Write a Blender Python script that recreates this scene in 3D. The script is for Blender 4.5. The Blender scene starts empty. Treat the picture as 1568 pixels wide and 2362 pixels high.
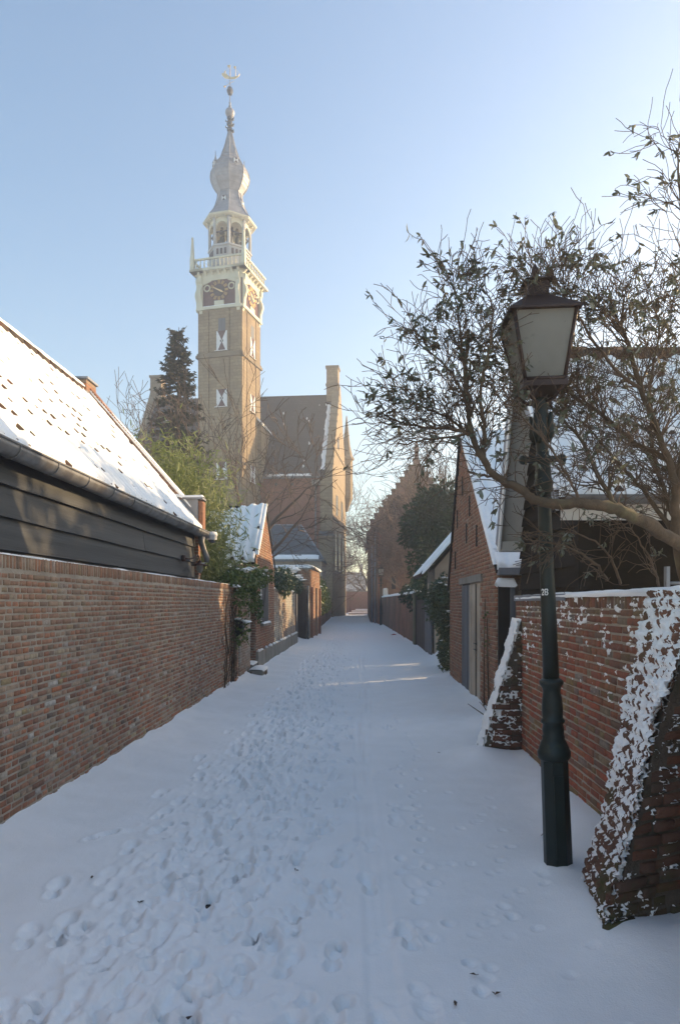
import bpy, math, random
import numpy as np
from mathutils import Vector, Matrix

random.seed(7)
RNG = np.random.default_rng(11)
R = math.radians
SC = bpy.context.scene
COL = SC.collection

# ------------------------------------------------------------------ camera
EYE = 1.65
cam_d = bpy.data.cameras.new("camera")
cam = bpy.data.objects.new("camera", cam_d); COL.objects.link(cam)
cam.location = (0, 0, EYE); cam.rotation_euler = (R(90), 0, 0)
cam_d.sensor_fit = 'HORIZONTAL'; cam_d.sensor_width = 24; cam_d.lens = 24
cam_d.shift_x = -44 / 1568; cam_d.shift_y = 207.5 / 1568
cam_d.clip_start = 0.05; cam_d.clip_end = 2000
SC.camera = cam

# ------------------------------------------------------------------ sky and sun
SUN_AZ, SUN_EL = R(63), R(14.5)          # azimuth measured from +Y (down the lane) towards +X
world = bpy.data.worlds.new("World"); SC.world = world; world.use_nodes = True
wn = world.node_tree
bg = wn.nodes["Background"]
sky = wn.nodes.new("ShaderNodeTexSky"); sky.sky_type = 'NISHITA'
sky.sun_disc = False; sky.sun_elevation = SUN_EL; sky.sun_rotation = SUN_AZ
sky.air_density = 1.25; sky.dust_density = 0.6; sky.ozone_density = 2.6; sky.altitude = 0
wn.links.new(sky.outputs[0], bg.inputs[0]); bg.inputs[1].default_value = 0.15
sun_d = bpy.data.lights.new("sun", 'SUN'); sun_d.energy = 5.0; sun_d.angle = R(0.6); sun_d.color = (1.0, 0.72, 0.40)
sun = bpy.data.objects.new("sun", sun_d); COL.objects.link(sun)
sdir = Vector((math.sin(SUN_AZ) * math.cos(SUN_EL), math.cos(SUN_AZ) * math.cos(SUN_EL), math.sin(SUN_EL)))
sun.rotation_euler = (-sdir).to_track_quat('-Z', 'Y').to_euler()
sun.location = (30, 20, 60)
SC.view_settings.view_transform = 'Standard'; SC.view_settings.look = 'None'
SC.view_settings.gamma = 1; SC.view_settings.exposure = 1.0
SC.render.engine = 'CYCLES'
SC.cycles.use_denoising = True
SC.cycles.max_bounces = 6; SC.cycles.diffuse_bounces = 3; SC.cycles.volume_bounces = 1
SC.cycles.transparent_max_bounces = 8

# ------------------------------------------------------------------ helpers
def at(dx, dy, Y):
    """a point seen at (dx, dy) of the 1568-wide photograph, standing Y metres down the lane"""
    return Vector(((dx - 828) / 1568 * Y, Y, EYE + (1388 - dy) / 1568 * Y))

def tag(o, label=None, cat=None, group=None, kind=None):
    if label: o["label"] = label
    if cat: o["category"] = cat
    if group: o["group"] = group
    if kind: o["kind"] = kind
    return o

def empty(name, loc=(0, 0, 0), rz=0):
    o = bpy.data.objects.new(name, None); COL.objects.link(o)
    o.location = loc; o.rotation_euler = (0, 0, rz); o.empty_display_size = 0.2
    return o

WORLD = {}
def thing(name, loc, label, cat, group=None):
    """an Empty at a thing's base; its parts are given in world coordinates"""
    o = empty(name, loc); WORLD[o.name] = Matrix.Translation(-Vector(loc)); tag(o, label, cat, group, 'thing'); return o

def link(name, me, parent=None, kind=None):
    o = bpy.data.objects.new(name, me); COL.objects.link(o)
    if parent is not None:
        o.parent = parent
        if parent.name in WORLD: o.matrix_parent_inverse = WORLD[parent.name]
    if kind: o["kind"] = kind
    return o

def np_mesh(name, verts, faces, mat, smooth=False):
    """verts (n,3), faces (m,k) arrays of one face size"""
    me = bpy.data.meshes.new(name)
    verts = np.asarray(verts, np.float32); faces = np.asarray(faces, np.int32)
    k = faces.shape[1]
    me.vertices.add(len(verts)); me.vertices.foreach_set("co", verts.ravel())
    me.loops.add(faces.size); me.loops.foreach_set("vertex_index", faces.ravel())
    me.polygons.add(len(faces)); me.polygons.foreach_set("loop_start", np.arange(0, faces.size, k, dtype=np.int32))
    try: me.polygons.foreach_set("loop_total", np.full(len(faces), k, np.int32))
    except Exception: pass
    if smooth: me.polygons.foreach_set("use_smooth", np.ones(len(faces), bool))
    me.update(calc_edges=True); me.validate()
    if mat: me.materials.append(mat)
    return me

class MB:
    """collects shapes, builds ONE mesh object"""
    def __init__(s): s.v = []; s.f = []; s.sm = []
    def add(s, vs, fs, smooth=False):
        b = len(s.v); s.v += [tuple(v) for v in vs]
        for f in fs: s.f.append([i + b for i in f]); s.sm.append(smooth)
        return s
    def box(s, x0, x1, y0, y1, z0, z1, M=None):
        vs = [Vector(p) for p in ((x0,y0,z0),(x1,y0,z0),(x1,y1,z0),(x0,y1,z0),(x0,y0,z1),(x1,y0,z1),(x1,y1,z1),(x0,y1,z1))]
        if M is not None: vs = [M @ v for v in vs]
        return s.add(vs, [(0,3,2,1),(4,5,6,7),(0,1,5,4),(1,2,6,5),(2,3,7,6),(3,0,4,7)])
    def prism(s, poly, d0, d1):
        """poly: list of 3D points, extruded from offset vector d0 to d1"""
        n = len(poly); d0 = Vector(d0); d1 = Vector(d1)
        vs = [Vector(p) + d0 for p in poly] + [Vector(p) + d1 for p in poly]
        fs = [list(range(n))[::-1], list(range(n, 2 * n))]
        for i in range(n):
            j = (i + 1) % n; fs.append((i, j, n + j, n + i))
        return s.add(vs, fs)
    def tube(s, pts, rad, n=6, caps=True, smooth=True):
        pts = [Vector(p) for p in pts]
        if not hasattr(rad, '__len__'): rad = [rad] * len(pts)
        vs = []; fs = []
        up = Vector((0.13, 0.31, 0.94))
        for i, p in enumerate(pts):
            d = (pts[min(i + 1, len(pts) - 1)] - pts[max(i - 1, 0)])
            if d.length < 1e-9: d = Vector((0, 0, 1))
            d.normalize()
            a = d.cross(up)
            if a.length < 0.05: a = d.cross(Vector((1, 0, 0)))
            a.normalize(); b = d.cross(a)
            for k in range(n):
                t = 2 * math.pi * k / n
                vs.append(p + (a * math.cos(t) + b * math.sin(t)) * rad[i])
        for i in range(len(pts) - 1):
            for k in range(n):
                k2 = (k + 1) % n
                fs.append((i*n+k, i*n+k2, (i+1)*n+k2, (i+1)*n+k))
        s.add(vs, fs, smooth)
        if caps and n > 2:
            b = len(s.v) - len(vs)
            s.f.append([b + k for k in range(n)][::-1]); s.sm.append(False)
            s.f.append([b + (len(pts)-1)*n + k for k in range(n)]); s.sm.append(False)
        return s
    def lathe(s, prof, n=16, c=(0, 0, 0), smooth=True, rot=0.0, caps=True):
        """prof: list of (r, z)"""
        c = Vector(c); vs = []; fs = []
        for r, z in prof:
            for k in range(n):
                t = 2 * math.pi * k / n + rot
                vs.append(c + Vector((r * math.cos(t), r * math.sin(t), z)))
        for i in range(len(prof) - 1):
            for k in range(n):
                k2 = (k + 1) % n
                fs.append((i*n+k, i*n+k2, (i+1)*n+k2, (i+1)*n+k))
        s.add(vs, fs, smooth)
        if caps:
            b = len(s.v) - len(vs)
            s.f.append([b + k for k in range(n)][::-1]); s.sm.append(False)
            s.f.append([b + (len(prof)-1)*n + k for k in range(n)]); s.sm.append(False)
        return s
    def ball(s, c, r, n=10, sq=(1, 1, 1)):
        m = max(4, n // 2)
        prof = [(r * math.sin(math.pi * i / m), -r * math.cos(math.pi * i / m)) for i in range(m + 1)]
        prof[0] = (r * 0.02, prof[0][1]); prof[-1] = (r * 0.02, prof[-1][1])
        b = len(s.v); s.lathe(prof, n, (0, 0, 0))
        for i in range(b, len(s.v)):
            v = s.v[i]; s.v[i] = (c[0] + v[0]*sq[0], c[1] + v[1]*sq[1], c[2] + v[2]*sq[2])
        return s
    def xform(s, M, start=0):
        for i in range(start, len(s.v)): s.v[i] = tuple(M @ Vector(s.v[i]))
        return s
    def mesh(s, name, m):
        me = bpy.data.meshes.new(name); me.from_pydata(s.v, [], s.f)
        me.polygons.foreach_set("use_smooth", s.sm); me.update()
        if m: me.materials.append(m)
        return me
    def build(s, name, m, parent=None, kind=None):
        return link(name, s.mesh(name, m), parent, kind)

def basis(o, x, y, z):
    M = Matrix(((x[0], y[0], z[0], o[0]), (x[1], y[1], z[1], o[1]), (x[2], y[2], z[2], o[2]), (0, 0, 0, 1)))
    return M

# numpy value noise ------------------------------------------------
def _h(ix, iy, s):
    n = (ix.astype(np.int64) * 374761393 + iy.astype(np.int64) * 668265263 + s * 1442695041) & 0xffffffff
    n = ((n ^ (n >> 13)) * 1274126177) & 0xffffffff
    return ((n ^ (n >> 16)) & 0xffffff) / 0xffffff
def vnoise(x, y, s=0):
    x = np.asarray(x, float); y = np.asarray(y, float)
    ix = np.floor(x); iy = np.floor(y); fx = x - ix; fy = y - iy
    fx = fx * fx * (3 - 2 * fx); fy = fy * fy * (3 - 2 * fy)
    a = _h(ix, iy, s); b = _h(ix + 1, iy, s); c = _h(ix, iy + 1, s); d = _h(ix + 1, iy + 1, s)
    return (a + (b - a) * fx) * (1 - fy) + (c + (d - c) * fx) * fy
def fbm(x, y, s=0, o=4, g=0.5):
    t = 0; a = 1; n = 0
    for i in range(o):
        t = t + a * vnoise(x * 2 ** i, y * 2 ** i, s + i * 17); n += a; a *= g
    return t / n

def grid_faces(nu, nv):
    """vertices indexed [i*nv + j]"""
    i, j = np.meshgrid(np.arange(nu - 1), np.arange(nv - 1), indexing='ij')
    a = (i * nv + j).ravel()
    return np.stack([a, a + nv, a + nv + 1, a + 1], 1)

# ------------------------------------------------------------------ materials
MATS = {}
def newmat(name):
    m = bpy.data.materials.new(name); m.use_nodes = True
    nt = m.node_tree; b = nt.nodes["Principled BSDF"]
    return m, nt, b
def N(nt, t, **kw):
    n = nt.nodes.new(t)
    for k, v in kw.items(): setattr(n, k, v)
    return n
def mixc(nt, fac, a, b, mode='MIX'):
    n = nt.nodes.new("ShaderNodeMix"); n.data_type = 'RGBA'; n.blend_type = mode
    for sock, val in ((n.inputs[0], fac), (n.inputs[6], a), (n.inputs[7], b)):
        if hasattr(val, 'is_linked') or isinstance(val, bpy.types.NodeSocket): nt.links.new(val, sock)
        elif isinstance(val, (int, float)): sock.default_value = val
        else: sock.default_value = (*val, 1)
    return n.outputs[2]
def pos(nt, scale=(1, 1, 1), obj=False):
    if obj: src = N(nt, "ShaderNodeTexCoord").outputs["Object"]
    else: src = N(nt, "ShaderNodeNewGeometry").outputs["Position"]
    mp = N(nt, "ShaderNodeMapping"); mp.inputs["Scale"].default_value = scale
    nt.links.new(src, mp.inputs[0]); return mp.outputs[0]
def noise(nt, vec, scale, detail=4, rough=0.55, lo=0.35, hi=0.65):
    n = N(nt, "ShaderNodeTexNoise"); n.inputs["Scale"].default_value = scale
    n.inputs["Detail"].default_value = detail; n.inputs["Roughness"].default_value = rough
    nt.links.new(vec, n.inputs["Vector"])
    r = N(nt, "ShaderNodeMapRange"); r.inputs[1].default_value = lo; r.inputs[2].default_value = hi
    nt.links.new(n.outputs[0], r.inputs[0]); return r.outputs[0]
def bump(nt, b, h, strength=0.3, dist=0.01):
    n = N(nt, "ShaderNodeBump"); n.inputs["Strength"].default_value = strength; n.inputs["Distance"].default_value = dist
    nt.links.new(h, n.inputs["Height"]); nt.links.new(n.outputs[0], b.inputs["Normal"])
def simple(name, c1, c2, scale=4, rough=0.8, bs=0.3, bscale=None, bd=0.01, metal=0, stretch=(1, 1, 1), obj=False, c3=None, s3=1.0, lo3=0.5, hi3=0.75, spec=0.3):
    m, nt, b = newmat(name); v = pos(nt, stretch, obj)
    f = noise(nt, v, scale)
    col = mixc(nt, f, c1, c2)
    if c3 is not None: col = mixc(nt, noise(nt, v, s3, 5, 0.6, lo3, hi3), col, c3)
    nt.links.new(col, b.inputs["Base Color"]); b.inputs["Roughness"].default_value = rough
    b.inputs["Metallic"].default_value = metal; b.inputs["Specular IOR Level"].default_value = spec
    if bs: bump(nt, b, noise(nt, v, bscale or scale * 4, 5, 0.6, 0.2, 0.8), bs, bd)
    MATS[name] = m; return m

def rnd_socket(nt):
    o = N(nt, "ShaderNodeObjectInfo").outputs["Random"]; i = N(nt, "ShaderNodeNewGeometry").outputs["Random Per Island"]
    a = N(nt, "ShaderNodeMath", operation='ADD'); nt.links.new(o, a.inputs[0]); nt.links.new(i, a.inputs[1])
    f = N(nt, "ShaderNodeMath", operation='FRACT'); nt.links.new(a.outputs[0], f.inputs[0]); return f.outputs[0]
def brickmat(name, cols, dirt, dirt_s=0.8, dirt_lo=0.45, dirt_hi=0.75, grain=60, moss=None, moss_lo=0.55, moss_hi=0.7, zfade=None, lime=None):
    """cols: list of (position, colour) picked per brick; zfade=(z0,z1) dirt rises between"""
    m, nt, b = newmat(name); v = pos(nt)
    r = rnd_socket(nt)
    cr = N(nt, "ShaderNodeValToRGB"); cr.color_ramp.interpolation = 'LINEAR'
    el = cr.color_ramp.elements
    while len(el) < len(cols): el.new(0.5)
    for e, (p, c) in zip(el, cols): e.position = p; e.color = (*c, 1)
    nt.links.new(r, cr.inputs[0]); col = cr.outputs[0]
    col = mixc(nt, noise(nt, v, 25, 4, 0.65, 0.3, 0.9), col, (0.14, 0.085, 0.06))       # fired-brick mottling
    d = noise(nt, v, dirt_s, 5, 0.62, dirt_lo, dirt_hi)
    if zfade:
        sx = N(nt, "ShaderNodeSeparateXYZ"); nt.links.new(v, sx.inputs[0])
        mr = N(nt, "ShaderNodeMapRange"); mr.inputs[1].default_value = zfade[0]; mr.inputs[2].default_value = zfade[1]
        nt.links.new(sx.outputs[2], mr.inputs[0])
        a = N(nt, "ShaderNodeMath", operation='MULTIPLY_ADD'); nt.links.new(mr.outputs[0], a.inputs[0]); a.inputs[1].default_value = 0.75
        nt.links.new(d, a.inputs[2]); a.use_clamp = True
        c2 = N(nt, "ShaderNodeMath", operation='MULTIPLY'); nt.links.new(a.outputs[0], c2.inputs[0]); c2.inputs[1].default_value = 0.6; d = c2.outputs[0]
    col = mixc(nt, d, col, dirt)
    if lime: col = mixc(nt, noise(nt, v, 9, 6, 0.7, 0.6, 0.75), col, lime)
    col = mixc(nt, noise(nt, pos(nt, (1, 1, 0.45)), 1.7, 6, 0.7, 0.52, 1.0), col, (0.07, 0.055, 0.045))     # damp stains
    if moss: col = mixc(nt, noise(nt, v, 2.2, 6, 0.7, moss_lo, moss_hi), col, moss)
    nt.links.new(col, b.inputs["Base Color"]); b.inputs["Roughness"].default_value = 0.9; b.inputs["Specular IOR Level"].default_value = 0.2
    bump(nt, b, noise(nt, v, grain, 5, 0.65, 0.2, 0.8), 0.6, 0.008)
    MATS[name] = m; return m

def texbrick(name, c1, c2, mortar, sc=(1, 1), bw=0.5, bh=0.25, axis='XZ', stain=(0.05, 0.04, 0.035), obj=True, st_lo=0.45, st_hi=0.8, msize=0.012):
    """brickwork too far off to tell the bricks apart"""
    m, nt, b = newmat(name)
    src = N(nt, "ShaderNodeTexCoord").outputs["Object"] if obj else N(nt, "ShaderNodeNewGeometry").outputs["Position"]
    sx = N(nt, "ShaderNodeSeparateXYZ"); nt.links.new(src, sx.inputs[0])
    ad = N(nt, "ShaderNodeMath", operation='ADD'); nt.links.new(sx.outputs[0], ad.inputs[0]); nt.links.new(sx.outputs[1], ad.inputs[1])
    cb = N(nt, "ShaderNodeCombineXYZ"); nt.links.new(ad.outputs[0], cb.inputs[0]); nt.links.new(sx.outputs[2], cb.inputs[1])
    t = N(nt, "ShaderNodeTexBrick"); nt.links.new(cb.outputs[0], t.inputs["Vector"])
    t.inputs["Scale"].default_value = 1; t.inputs["Brick Width"].default_value = bw; t.inputs["Row Height"].default_value = bh
    t.inputs["Mortar Size"].default_value = msize; t.inputs["Color1"].default_value = (*c1, 1); t.inputs["Color2"].default_value = (*c2, 1); t.inputs["Mortar"].default_value = (*mortar, 1)
    v = pos(nt)
    col = mixc(nt, noise(nt, v, 0.5, 6, 0.65, st_lo, st_hi), t.outputs[0], stain)
    col = mixc(nt, noise(nt, v, 5, 5, 0.7, 0.4, 0.9), col, tuple(0.6 * x for x in c1))
    nt.links.new(col, b.inputs["Base Color"]); b.inputs["Roughness"].default_value = 0.9; b.inputs["Specular IOR Level"].default_value = 0.2
    bump(nt, b, t.outputs["Fac"], -0.4, 0.01)
    MATS[name] = m; return m

def leafmat(name, c1, c2, c3=None, rough=0.55, trans=0.25, frost=None):
    m, nt, b = newmat(name); r = rnd_socket(nt); v = pos(nt)
    col = mixc(nt, r, c1, c2)
    if c3: col = mixc(nt, noise(nt, v, 1.5, 3, 0.5, 0.45, 0.65), col, c3)
    if frost: col = mixc(nt, noise(nt, v, 40, 3, 0.6, 0.48, 0.7), col, frost)
    nt.links.new(col, b.inputs["Base Color"]); b.inputs["Roughness"].default_value = rough; b.inputs["Specular IOR Level"].default_value = 0.25
    tr = N(nt, "ShaderNodeBsdfTranslucent"); nt.links.new(col, tr.inputs[0])
    mx = N(nt, "ShaderNodeMixShader"); mx.inputs[0].default_value = trans
    out = nt.nodes["Material Output"]
    nt.links.new(b.outputs[0], mx.inputs[1]); nt.links.new(tr.outputs[0], mx.inputs[2]); nt.links.new(mx.outputs[0], out.inputs[0])
    MATS[name] = m; return m

# snow
def snowmat():
    m, nt, b = newmat("snow"); v = pos(nt)
    col = mixc(nt, noise(nt, v, 3, 4), (0.87, 0.86, 0.84), (0.91, 0.90, 0.885))
    nt.links.new(col, b.inputs["Base Color"]); b.inputs["Roughness"].default_value = 0.65; b.inputs["Specular IOR Level"].default_value = 0.3
    h = N(nt, "ShaderNodeMath", operation='ADD')
    nt.links.new(noise(nt, v, 22, 5, 0.6, 0.2, 0.8), h.inputs[0]); nt.links.new(noise(nt, v, 120, 3, 0.6, 0.2, 0.8), h.inputs[1])
    bump(nt, b, h.outputs[0], 0.35, 0.006)
    MATS["snow"] = m; return m
SNOW = snowmat()

BR_LEFT = brickmat("brick_left", [(0.0, (0.36, 0.15, 0.085)), (0.18, (0.50, 0.25, 0.145)), (0.36, (0.27, 0.14, 0.095)), (0.50, (0.60, 0.20, 0.09)), (0.62, (0.45, 0.31, 0.21)),
    (0.74, (0.56, 0.40, 0.27)), (0.85, (0.15, 0.115, 0.095)), (0.90, (0.54, 0.40, 0.19)), (0.95, (0.68, 0.62, 0.54)), (1.0, (0.42, 0.15, 0.08))], (0.33, 0.205, 0.135), 1.1, 0.5, 0.8, zfade=(0.9, 1.5), lime=(0.36, 0.31, 0.27))
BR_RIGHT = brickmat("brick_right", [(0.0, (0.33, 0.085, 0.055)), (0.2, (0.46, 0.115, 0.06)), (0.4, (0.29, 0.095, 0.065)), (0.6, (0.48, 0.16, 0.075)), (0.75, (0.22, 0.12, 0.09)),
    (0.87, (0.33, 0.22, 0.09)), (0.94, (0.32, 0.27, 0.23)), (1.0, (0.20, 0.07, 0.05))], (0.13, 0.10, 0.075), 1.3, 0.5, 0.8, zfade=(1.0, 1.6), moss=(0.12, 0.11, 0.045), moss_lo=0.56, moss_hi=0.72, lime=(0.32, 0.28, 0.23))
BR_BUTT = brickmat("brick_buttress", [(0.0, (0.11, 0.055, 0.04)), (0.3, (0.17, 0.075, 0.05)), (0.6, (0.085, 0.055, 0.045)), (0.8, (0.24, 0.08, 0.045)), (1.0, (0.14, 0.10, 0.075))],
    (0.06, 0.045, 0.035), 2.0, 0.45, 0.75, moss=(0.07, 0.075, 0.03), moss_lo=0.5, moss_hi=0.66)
BR_HOUSE = brickmat("brick_house", [(0.0, (0.33, 0.145, 0.09)), (0.25, (0.42, 0.19, 0.11)), (0.5, (0.30, 0.15, 0.10)), (0.75, (0.45, 0.24, 0.14)), (0.92, (0.25, 0.16, 0.12)), (1.0, (0.42, 0.33, 0.25))],
    (0.25, 0.17, 0.125), 0.9, 0.5, 0.85, lime=(0.36, 0.31, 0.27))
BR_PALE = brickmat("brick_pale", [(0.0, (0.30, 0.22, 0.17)), (0.3, (0.36, 0.20, 0.13)), (0.6, (0.38, 0.33, 0.28)), (0.85, (0.30, 0.15, 0.09)), (1.0, (0.42, 0.38, 0.33))],
    (0.34, 0.33, 0.29), 0.9, 0.42, 0.62, lime=(0.45, 0.43, 0.38))
MORTAR = simple("mortar", (0.45, 0.375, 0.295), (0.35, 0.29, 0.225), 6, 0.95, 0.6, 70, 0.008, c3=(0.24, 0.20, 0.16), s3=1.2)
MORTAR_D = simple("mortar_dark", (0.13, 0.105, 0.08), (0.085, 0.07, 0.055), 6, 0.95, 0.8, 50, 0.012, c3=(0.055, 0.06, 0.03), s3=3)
BOARD = simple("black_boards", (0.030, 0.031, 0.033), (0.052, 0.053, 0.055), 3, 0.6, 0.5, 14, 0.004, stretch=(1, 0.08, 3), c3=(0.085, 0.088, 0.09), s3=2.2, lo3=0.55, hi3=0.8)
BOARD_R = simple("tarred_boards", (0.007, 0.006, 0.0055), (0.013, 0.011, 0.010), 3, 0.75, 0.4, 14, 0.004, stretch=(1, 0.08, 3), c3=(0.022, 0.020, 0.019), s3=3, lo3=0.6, hi3=0.8, spec=0.12)
ZINC = simple("zinc", (0.20, 0.195, 0.19), (0.13, 0.125, 0.12), 5, 0.5, 0.15, 20, 0.003, metal=0.35, c3=(0.10, 0.085, 0.075), s3=2.5)
LEAD = simple("lead", (0.17, 0.18, 0.20), (0.25, 0.26, 0.29), 2, 0.55, 0.2, 10, 0.006, metal=0.2)
TILE = simple("terracotta", (0.10, 0.048, 0.034), (0.055, 0.033, 0.027), 9, 0.85, 0.4, 40, 0.004, c3=(0.05, 0.042, 0.035), s3=3, lo3=0.4, hi3=0.6)
GREEN = simple("green_paint", (0.006, 0.014, 0.0135), (0.009, 0.020, 0.019), 6, 0.45, 0.25, 30, 0.003, c3=(0.03, 0.035, 0.012), s3=5, lo3=0.66, hi3=0.75, spec=0.35)
RUST = simple("rusty_iron", (0.09, 0.040, 0.028), (0.055, 0.028, 0.022), 12, 0.75, 0.4, 50, 0.003)
COPPER = simple("brown_copper", (0.036, 0.022, 0.021), (0.060, 0.038, 0.035), 4, 0.45, 0.2, 20, 0.003, metal=0.3)
PANE = simple("frosted_pane", (0.50, 0.48, 0.43), (0.38, 0.36, 0.32), 2, 0.45, 0.05, 10, 0.002, c3=(0.17, 0.15, 0.13), s3=6, lo3=0.62, hi3=0.8, obj=True)
def make_translucent(m, f):
    nt = m.node_tree; b = nt.nodes["Principled BSDF"]; tr = N(nt, "ShaderNodeBsdfTranslucent"); mx = N(nt, "ShaderNodeMixShader"); mx.inputs[0].default_value = f
    src = b.inputs["Base Color"].links[0].from_socket; nt.links.new(src, tr.inputs[0])
    nt.links.new(b.outputs[0], mx.inputs[1]); nt.links.new(tr.outputs[0], mx.inputs[2]); nt.links.new(mx.outputs[0], nt.nodes["Material Output"].inputs[0])
make_translucent(PANE, 0.6)
WHITE = simple("white_paint", (0.74, 0.74, 0.72), (0.68, 0.67, 0.64), 4, 0.6, 0.1, 30, 0.002)
SOFFIT = simple("grey_soffit", (0.46, 0.43, 0.38), (0.54, 0.50, 0.45), 3, 0.7, 0.1, 20, 0.002)
FASCIA = simple("grey_fascia", (0.23, 0.24, 0.26), (0.29, 0.30, 0.32), 3, 0.6, 0.1, 20, 0.002)
DARKWOOD = simple("dark_wood", (0.045, 0.035, 0.03), (0.07, 0.055, 0.048), 4, 0.7, 0.4, 20, 0.004, stretch=(3, 3, 0.2))
GREYWOOD = simple("grey_wood", (0.10, 0.105, 0.115), (0.15, 0.155, 0.165), 4, 0.7, 0.4, 20, 0.004, stretch=(3, 3, 0.2))
SHUTTER = simple("shutter_grey", (0.055, 0.058, 0.062), (0.085, 0.088, 0.092), 4, 0.6, 0.3, 20, 0.003, stretch=(3, 3, 0.2))
BLACK = simple("black_plastic", (0.008, 0.009, 0.010), (0.014, 0.015, 0.017), 4, 0.5, 0)
CONC = simple("concrete", (0.20, 0.185, 0.16), (0.27, 0.25, 0.22), 3, 0.9, 0.4, 30, 0.005, c3=(0.14, 0.13, 0.10), s3=1.4)
PLASTER = simple("beige_plaster", (0.40, 0.32, 0.24), (0.48, 0.40, 0.31), 2, 0.9, 0.2, 30, 0.004, c3=(0.28, 0.23, 0.18), s3=0.9)
STONE = texbrick("tower_stone", (0.29, 0.215, 0.13), (0.36, 0.27, 0.165), (0.20, 0.15, 0.095), bw=0.9, bh=0.32, stain=(0.16, 0.12, 0.08), msize=0.02)
STONE_D = simple("tower_trim", (0.20, 0.155, 0.10), (0.27, 0.21, 0.14), 1.2, 0.9, 0.3, 12, 0.02)
CREAM = simple("cream_paint", (0.66, 0.62, 0.47), (0.58, 0.54, 0.40), 0.9, 0.7, 0.1, 10, 0.01)
LEADROOF = simple("lead_dome", (0.27, 0.26, 0.265), (0.36, 0.35, 0.355), 2.5, 0.5, 0.4, 6, 0.03, metal=0.1, c3=(0.21, 0.195, 0.20), s3=0.8, spec=0.5)
GREYPAINT = simple("grey_white_paint", (0.48, 0.48, 0.47), (0.40, 0.40, 0.39), 1, 0.7, 0.1, 10, 0.01, c3=(0.33, 0.30, 0.29), s3=0.9)
DIAL = simple("dial_dark", (0.05, 0.04, 0.045), (0.075, 0.06, 0.062), 2, 0.6, 0)
GOLD = simple("gilding", (0.62, 0.42, 0.16), (0.52, 0.34, 0.13), 3, 0.4, 0, metal=0.5)
GOLDPALE = simple("pale_gilding", (0.78, 0.58, 0.30), (0.70, 0.52, 0.28), 3, 0.45, 0, metal=0.2)
BRONZE = simple("bell_bronze", (0.07, 0.075, 0.06), (0.10, 0.11, 0.085), 3, 0.5, 0, metal=0.5)
IRON = simple("dark_iron", (0.05, 0.055, 0.06), (0.08, 0.085, 0.09), 3, 0.5, 0, metal=0.4)
MAROON = simple("maroon_brick", (0.10, 0.055, 0.06), (0.14, 0.08, 0.08), 2, 0.9, 0.2)
SLATE = texbrick("slate", (0.105, 0.11, 0.12), (0.14, 0.145, 0.155), (0.07, 0.075, 0.08), bw=0.4, bh=0.18, stain=(0.10, 0.105, 0.11), msize=0.015)
ROOFDARK = texbrick("town_hall_slate", (0.062, 0.058, 0.055), (0.085, 0.08, 0.075), (0.045, 0.042, 0.04), bw=0.5, bh=0.25, stain=(0.075, 0.062, 0.055), msize=0.02)
HALLBRICK = texbrick("town_hall_brick", (0.29, 0.11, 0.065), (0.37, 0.145, 0.085), (0.25, 0.165, 0.12), bw=0.4, bh=0.13, stain=(0.17, 0.095, 0.065))
FARBRICK = texbrick("far_brick", (0.25, 0.11, 0.075), (0.33, 0.15, 0.095), (0.25, 0.20, 0.16), bw=0.25, bh=0.075, stain=(0.10, 0.085, 0.055), st_lo=0.4, st_hi=0.65)
ENDBRICK = texbrick("end_wall_brick", (0.30, 0.15, 0.11), (0.36, 0.19, 0.14), (0.28, 0.22, 0.18), bw=0.25, bh=0.08, stain=(0.20, 0.16, 0.10))
GLASS = simple("dark_glass", (0.03, 0.035, 0.04), (0.05, 0.055, 0.065), 2, 0.15, 0, spec=0.6)
PAVER = texbrick("pavers", (0.085, 0.055, 0.045), (0.12, 0.075, 0.06), (0.03, 0.028, 0.025), bw=0.2, bh=0.1, stain=(0.05, 0.04, 0.035), obj=False)
BARK = simple("bark", (0.115, 0.078, 0.050), (0.075, 0.052, 0.036), 14, 0.9, 0.8, 40, 0.006, c3=(0.13, 0.115, 0.06), s3=4, lo3=0.55, hi3=0.75)
TWIG = simple("twig_bark", (0.13, 0.085, 0.058), (0.085, 0.060, 0.045), 10, 0.9, 0)
TWIG_FAR = simple("far_twig", (0.10, 0.075, 0.06), (0.14, 0.10, 0.08), 2, 0.9, 0)
CREEPER = simple("creeper_twig", (0.22, 0.15, 0.12), (0.10, 0.065, 0.05), 2, 0.9, 0)
L_SHRUB = leafmat("shrub_leaf", (0.070, 0.080, 0.050), (0.155, 0.165, 0.115), (0.085, 0.080, 0.045), 0.6, 0.3, frost=(0.26, 0.28, 0.26))
L_IVY = leafmat("ivy_leaf", (0.040, 0.078, 0.020), (0.095, 0.150, 0.040), (0.14, 0.17, 0.05), 0.4, 0.25)
L_IVYD = leafmat("dark_ivy_leaf", (0.018, 0.038, 0.018), (0.045, 0.080, 0.032), (0.06, 0.085, 0.03), 0.4, 0.15, frost=(0.14, 0.18, 0.15))
L_BAMBOO = leafmat("bamboo_leaf", (0.15, 0.19, 0.055), (0.28, 0.31, 0.11), (0.32, 0.34, 0.18), 0.5, 0.4)
L_SPRUCE = leafmat("spruce_needle", (0.020, 0.032, 0.020), (0.045, 0.060, 0.036), (0.075, 0.060, 0.035), 0.7, 0.1)
L_YEW = leafmat("yew_leaf", (0.014, 0.034, 0.016), (0.036, 0.068, 0.032), None, 0.6, 0.1)
HAZEHOUSE = simple("grey_render", (0.35, 0.36, 0.38), (0.42, 0.43, 0.45), 1, 0.9, 0)

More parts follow.
